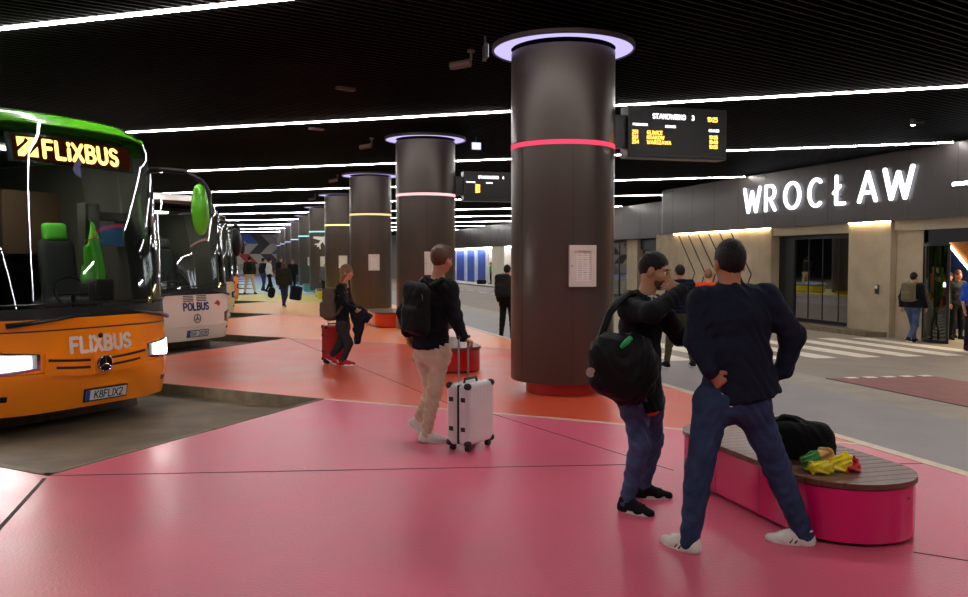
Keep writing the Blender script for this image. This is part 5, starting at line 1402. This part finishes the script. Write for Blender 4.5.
stand(269.5, 44.5, 0, 60, dict(skin=SKIN, hair=H_BLK, top=dict(name='shirt', mat=cloth('white shirt', 'C9C6C2', .05), hem=.1, fit=.01), bottom=dict(mat=BLKTR), shoe=dict(mat=BSHOE, sole=DSOLE)), 'person in a white top and black trousers near the mural wall', 1.78, .4, .022)
stand(263.5, 46.5, 0, 40, dict(skin=SKIN, hair=H_BLK, top=dict(mat=BLACKJ, hem=.2), bottom=dict(mat=JEANS, name='jeans'), shoe=dict(mat=BSHOE, sole=DSOLE)), 'dark dressed person in jeans beside the one in a white top', 1.80, .3, .022)
stand(293, 45, 0, 170, dict(skin=SKIN, hair=H_RED, top=dict(mat=BLACKJ, hem=.3), bottom=dict(mat=BLKTR), shoe=dict(mat=BSHOE, sole=DSOLE)), 'red haired person in black beside the columns past the aeroplane sign', 1.74, .2, .022)
stand(281.5, 49, 0, 175, dict(skin=SKIN, hair=H_BRN, top=dict(mat=DKJ, hem=.3), bottom=dict(mat=BLKTR), shoe=dict(mat=BSHOE, sole=DSOLE)), 'person whose head shows above the one in dark green', 1.86, .2, .022)
p, Jp, s = stand(491, 67.5, -.2, -80, dict(skin=SKIN, hair=H_BRN, top=dict(mat=cloth('bright green jacket', '3A9A2C'), hem=.2), bottom=dict(mat=BLKTR), shoe=dict(mat=BSHOE, sole=DSOLE)), 'person in a bright green jacket by the far cream wall', 1.72, 0., .024)
t = thing('luggage', 'black bag on the ground by the person in bright green', 'bag', (s.loc[0]-.75, s.loc[1]+.1, -.2), 0)
q = Sdf(); q.rbox((0, 0, .17), ((1, 0, 0), (0, 1, 0), (0, 0, 1)), (.35, .2, .17), .06, 0); np_obj('bag_body', q.mesh(.03), M_BAG, t)
g = MB(); g.tube([(-.15, 0, .33), (-.1, 0, .42), (.1, 0, .42), (.15, 0, .33)], .015, 6); g.build('handle', M_BAG, t)
# ------------------------------------------------------------------ things on the bench
def uv_at(px, py, z):
    d = (py-298.5)/FPX; x = (px-484)/FPX
    r = (x, math.cos(PITCH)-d*math.sin(PITCH), -math.sin(PITCH)-d*math.cos(PITCH)); t = (z-EYE)/r[2]
    return to_uv(r[0]*t, r[1]*t)
BT = .378
u = uv_at(803, 462, BT); t = thing('duffel_bag', 'soft black travel bag lying on the pink bench', 'bag', (u[0]+.04, u[1]+.12, BT), math.radians(-55)-YAW*0)
t.rotation_euler.z = math.radians(-32)
q = Sdf(); E3 = ((1, 0, 0), (0, 1, 0), (0, 0, 1))
q.rbox((0, 0, .115), E3, (.215, .125, .115), .075, .02); q.ell((-.10, 0, .15), E3, (.13, .11, .115), .05); q.ell((.08, 0, .12), E3, (.14, .12, .12), .05)
q.cut((0, 0, -1), (0, 0, .004), .02)
np_obj('bag_body', q.mesh(.009, folds(.006, 26)), cloth('matt black cloth', '0A0A0B', .2, 20), t)
g = MB(); g.tube([(-.16, -.06, .22), (-.10, -.03, .275), (-.02, -.02, .262), (.02, -.05, .235)], [.012, .014, .014, .012], 8); g.build('handle', M_BAG, t, smooth=True)
g = MB(); g.tube([(-.16, .05, .225), (-.08, .05, .265), (.0, .05, .255), (.05, .04, .235)], [.012, .014, .014, .012], 8); g.build('handle', M_BAG, t, smooth=True)
g = MB(); g.tube([(.13, -.02, .205), (.20, -.04, .19), (.225, -.06, .10), (.215, -.10, .02)], [.013]*4, 8); g.build('shoulder_strap', M_BAG, t, smooth=True)
g = MB(); g.box((.15, .0, .213), (.09, .03, .012), M=Matrix.Rotation(.25, 3, 'Y')); g.build('strap_pad', M_BAG, t, bevel=.005)
u = uv_at(826, 471, BT); t = thing('shopping_bag', 'crumpled yellow and green plastic bag on the pink bench beside the black bag', 'bag', (u[0], u[1], BT), -YAW)
YEL = mat('yellow film', 'E8D20E', .22, nscale=9, namt=.2, bump=.6, bscale=28, coat=.4); GRN = mat('green film', '2E7A2A', .25, nscale=9, namt=.25, bump=.6, bscale=28); REDF = mat('red film', 'D0201C', .3, bump=.5, bscale=30); CLR = mat('clear film with bread', 'B98A3E', .3, nscale=14, namt=.4, bump=.5, bscale=40)
crk = lambda P: .010*np.sin(70*P[..., 0]+4*np.sin(40*P[..., 2]))*np.sin(60*P[..., 2]+50*P[..., 1])
def lump(nm, c, r, m, ax=E3, par=None):
    q = Sdf(); q.rbox(c, ax, r, min(r)*.7, .0); q.cut((0, 0, -1), (0, 0, .003), .004); return np_obj(nm, q.mesh(.0055, crk), m, par or t)
ta = (nrm((1, 0, .25)), vec(0, 1, 0), nrm((-.25, 0, 1)))
lump('yellow_part', (-.055, -.03, .035), (.075, .06, .036), YEL)
lump('green_part', (-.085, .02, .06), (.06, .05, .05), GRN, (nrm((1, 0, .6)), vec(0, 1, 0), nrm((-.6, 0, 1))))
lump('clear_part', (-.005, .03, .075), (.055, .045, .065), CLR, (nrm((.6, 0, -1)), vec(0, 1, 0), nrm((1, 0, .6))))
lump('yellow_flap', (.085, .0, .048), (.075, .035, .052), YEL, ta)
lump('red_part', (.155, -.01, .022), (.045, .03, .028), REDF)
lump('red_tip', (.185, .0, .05), (.012, .02, .05), REDF, ta)
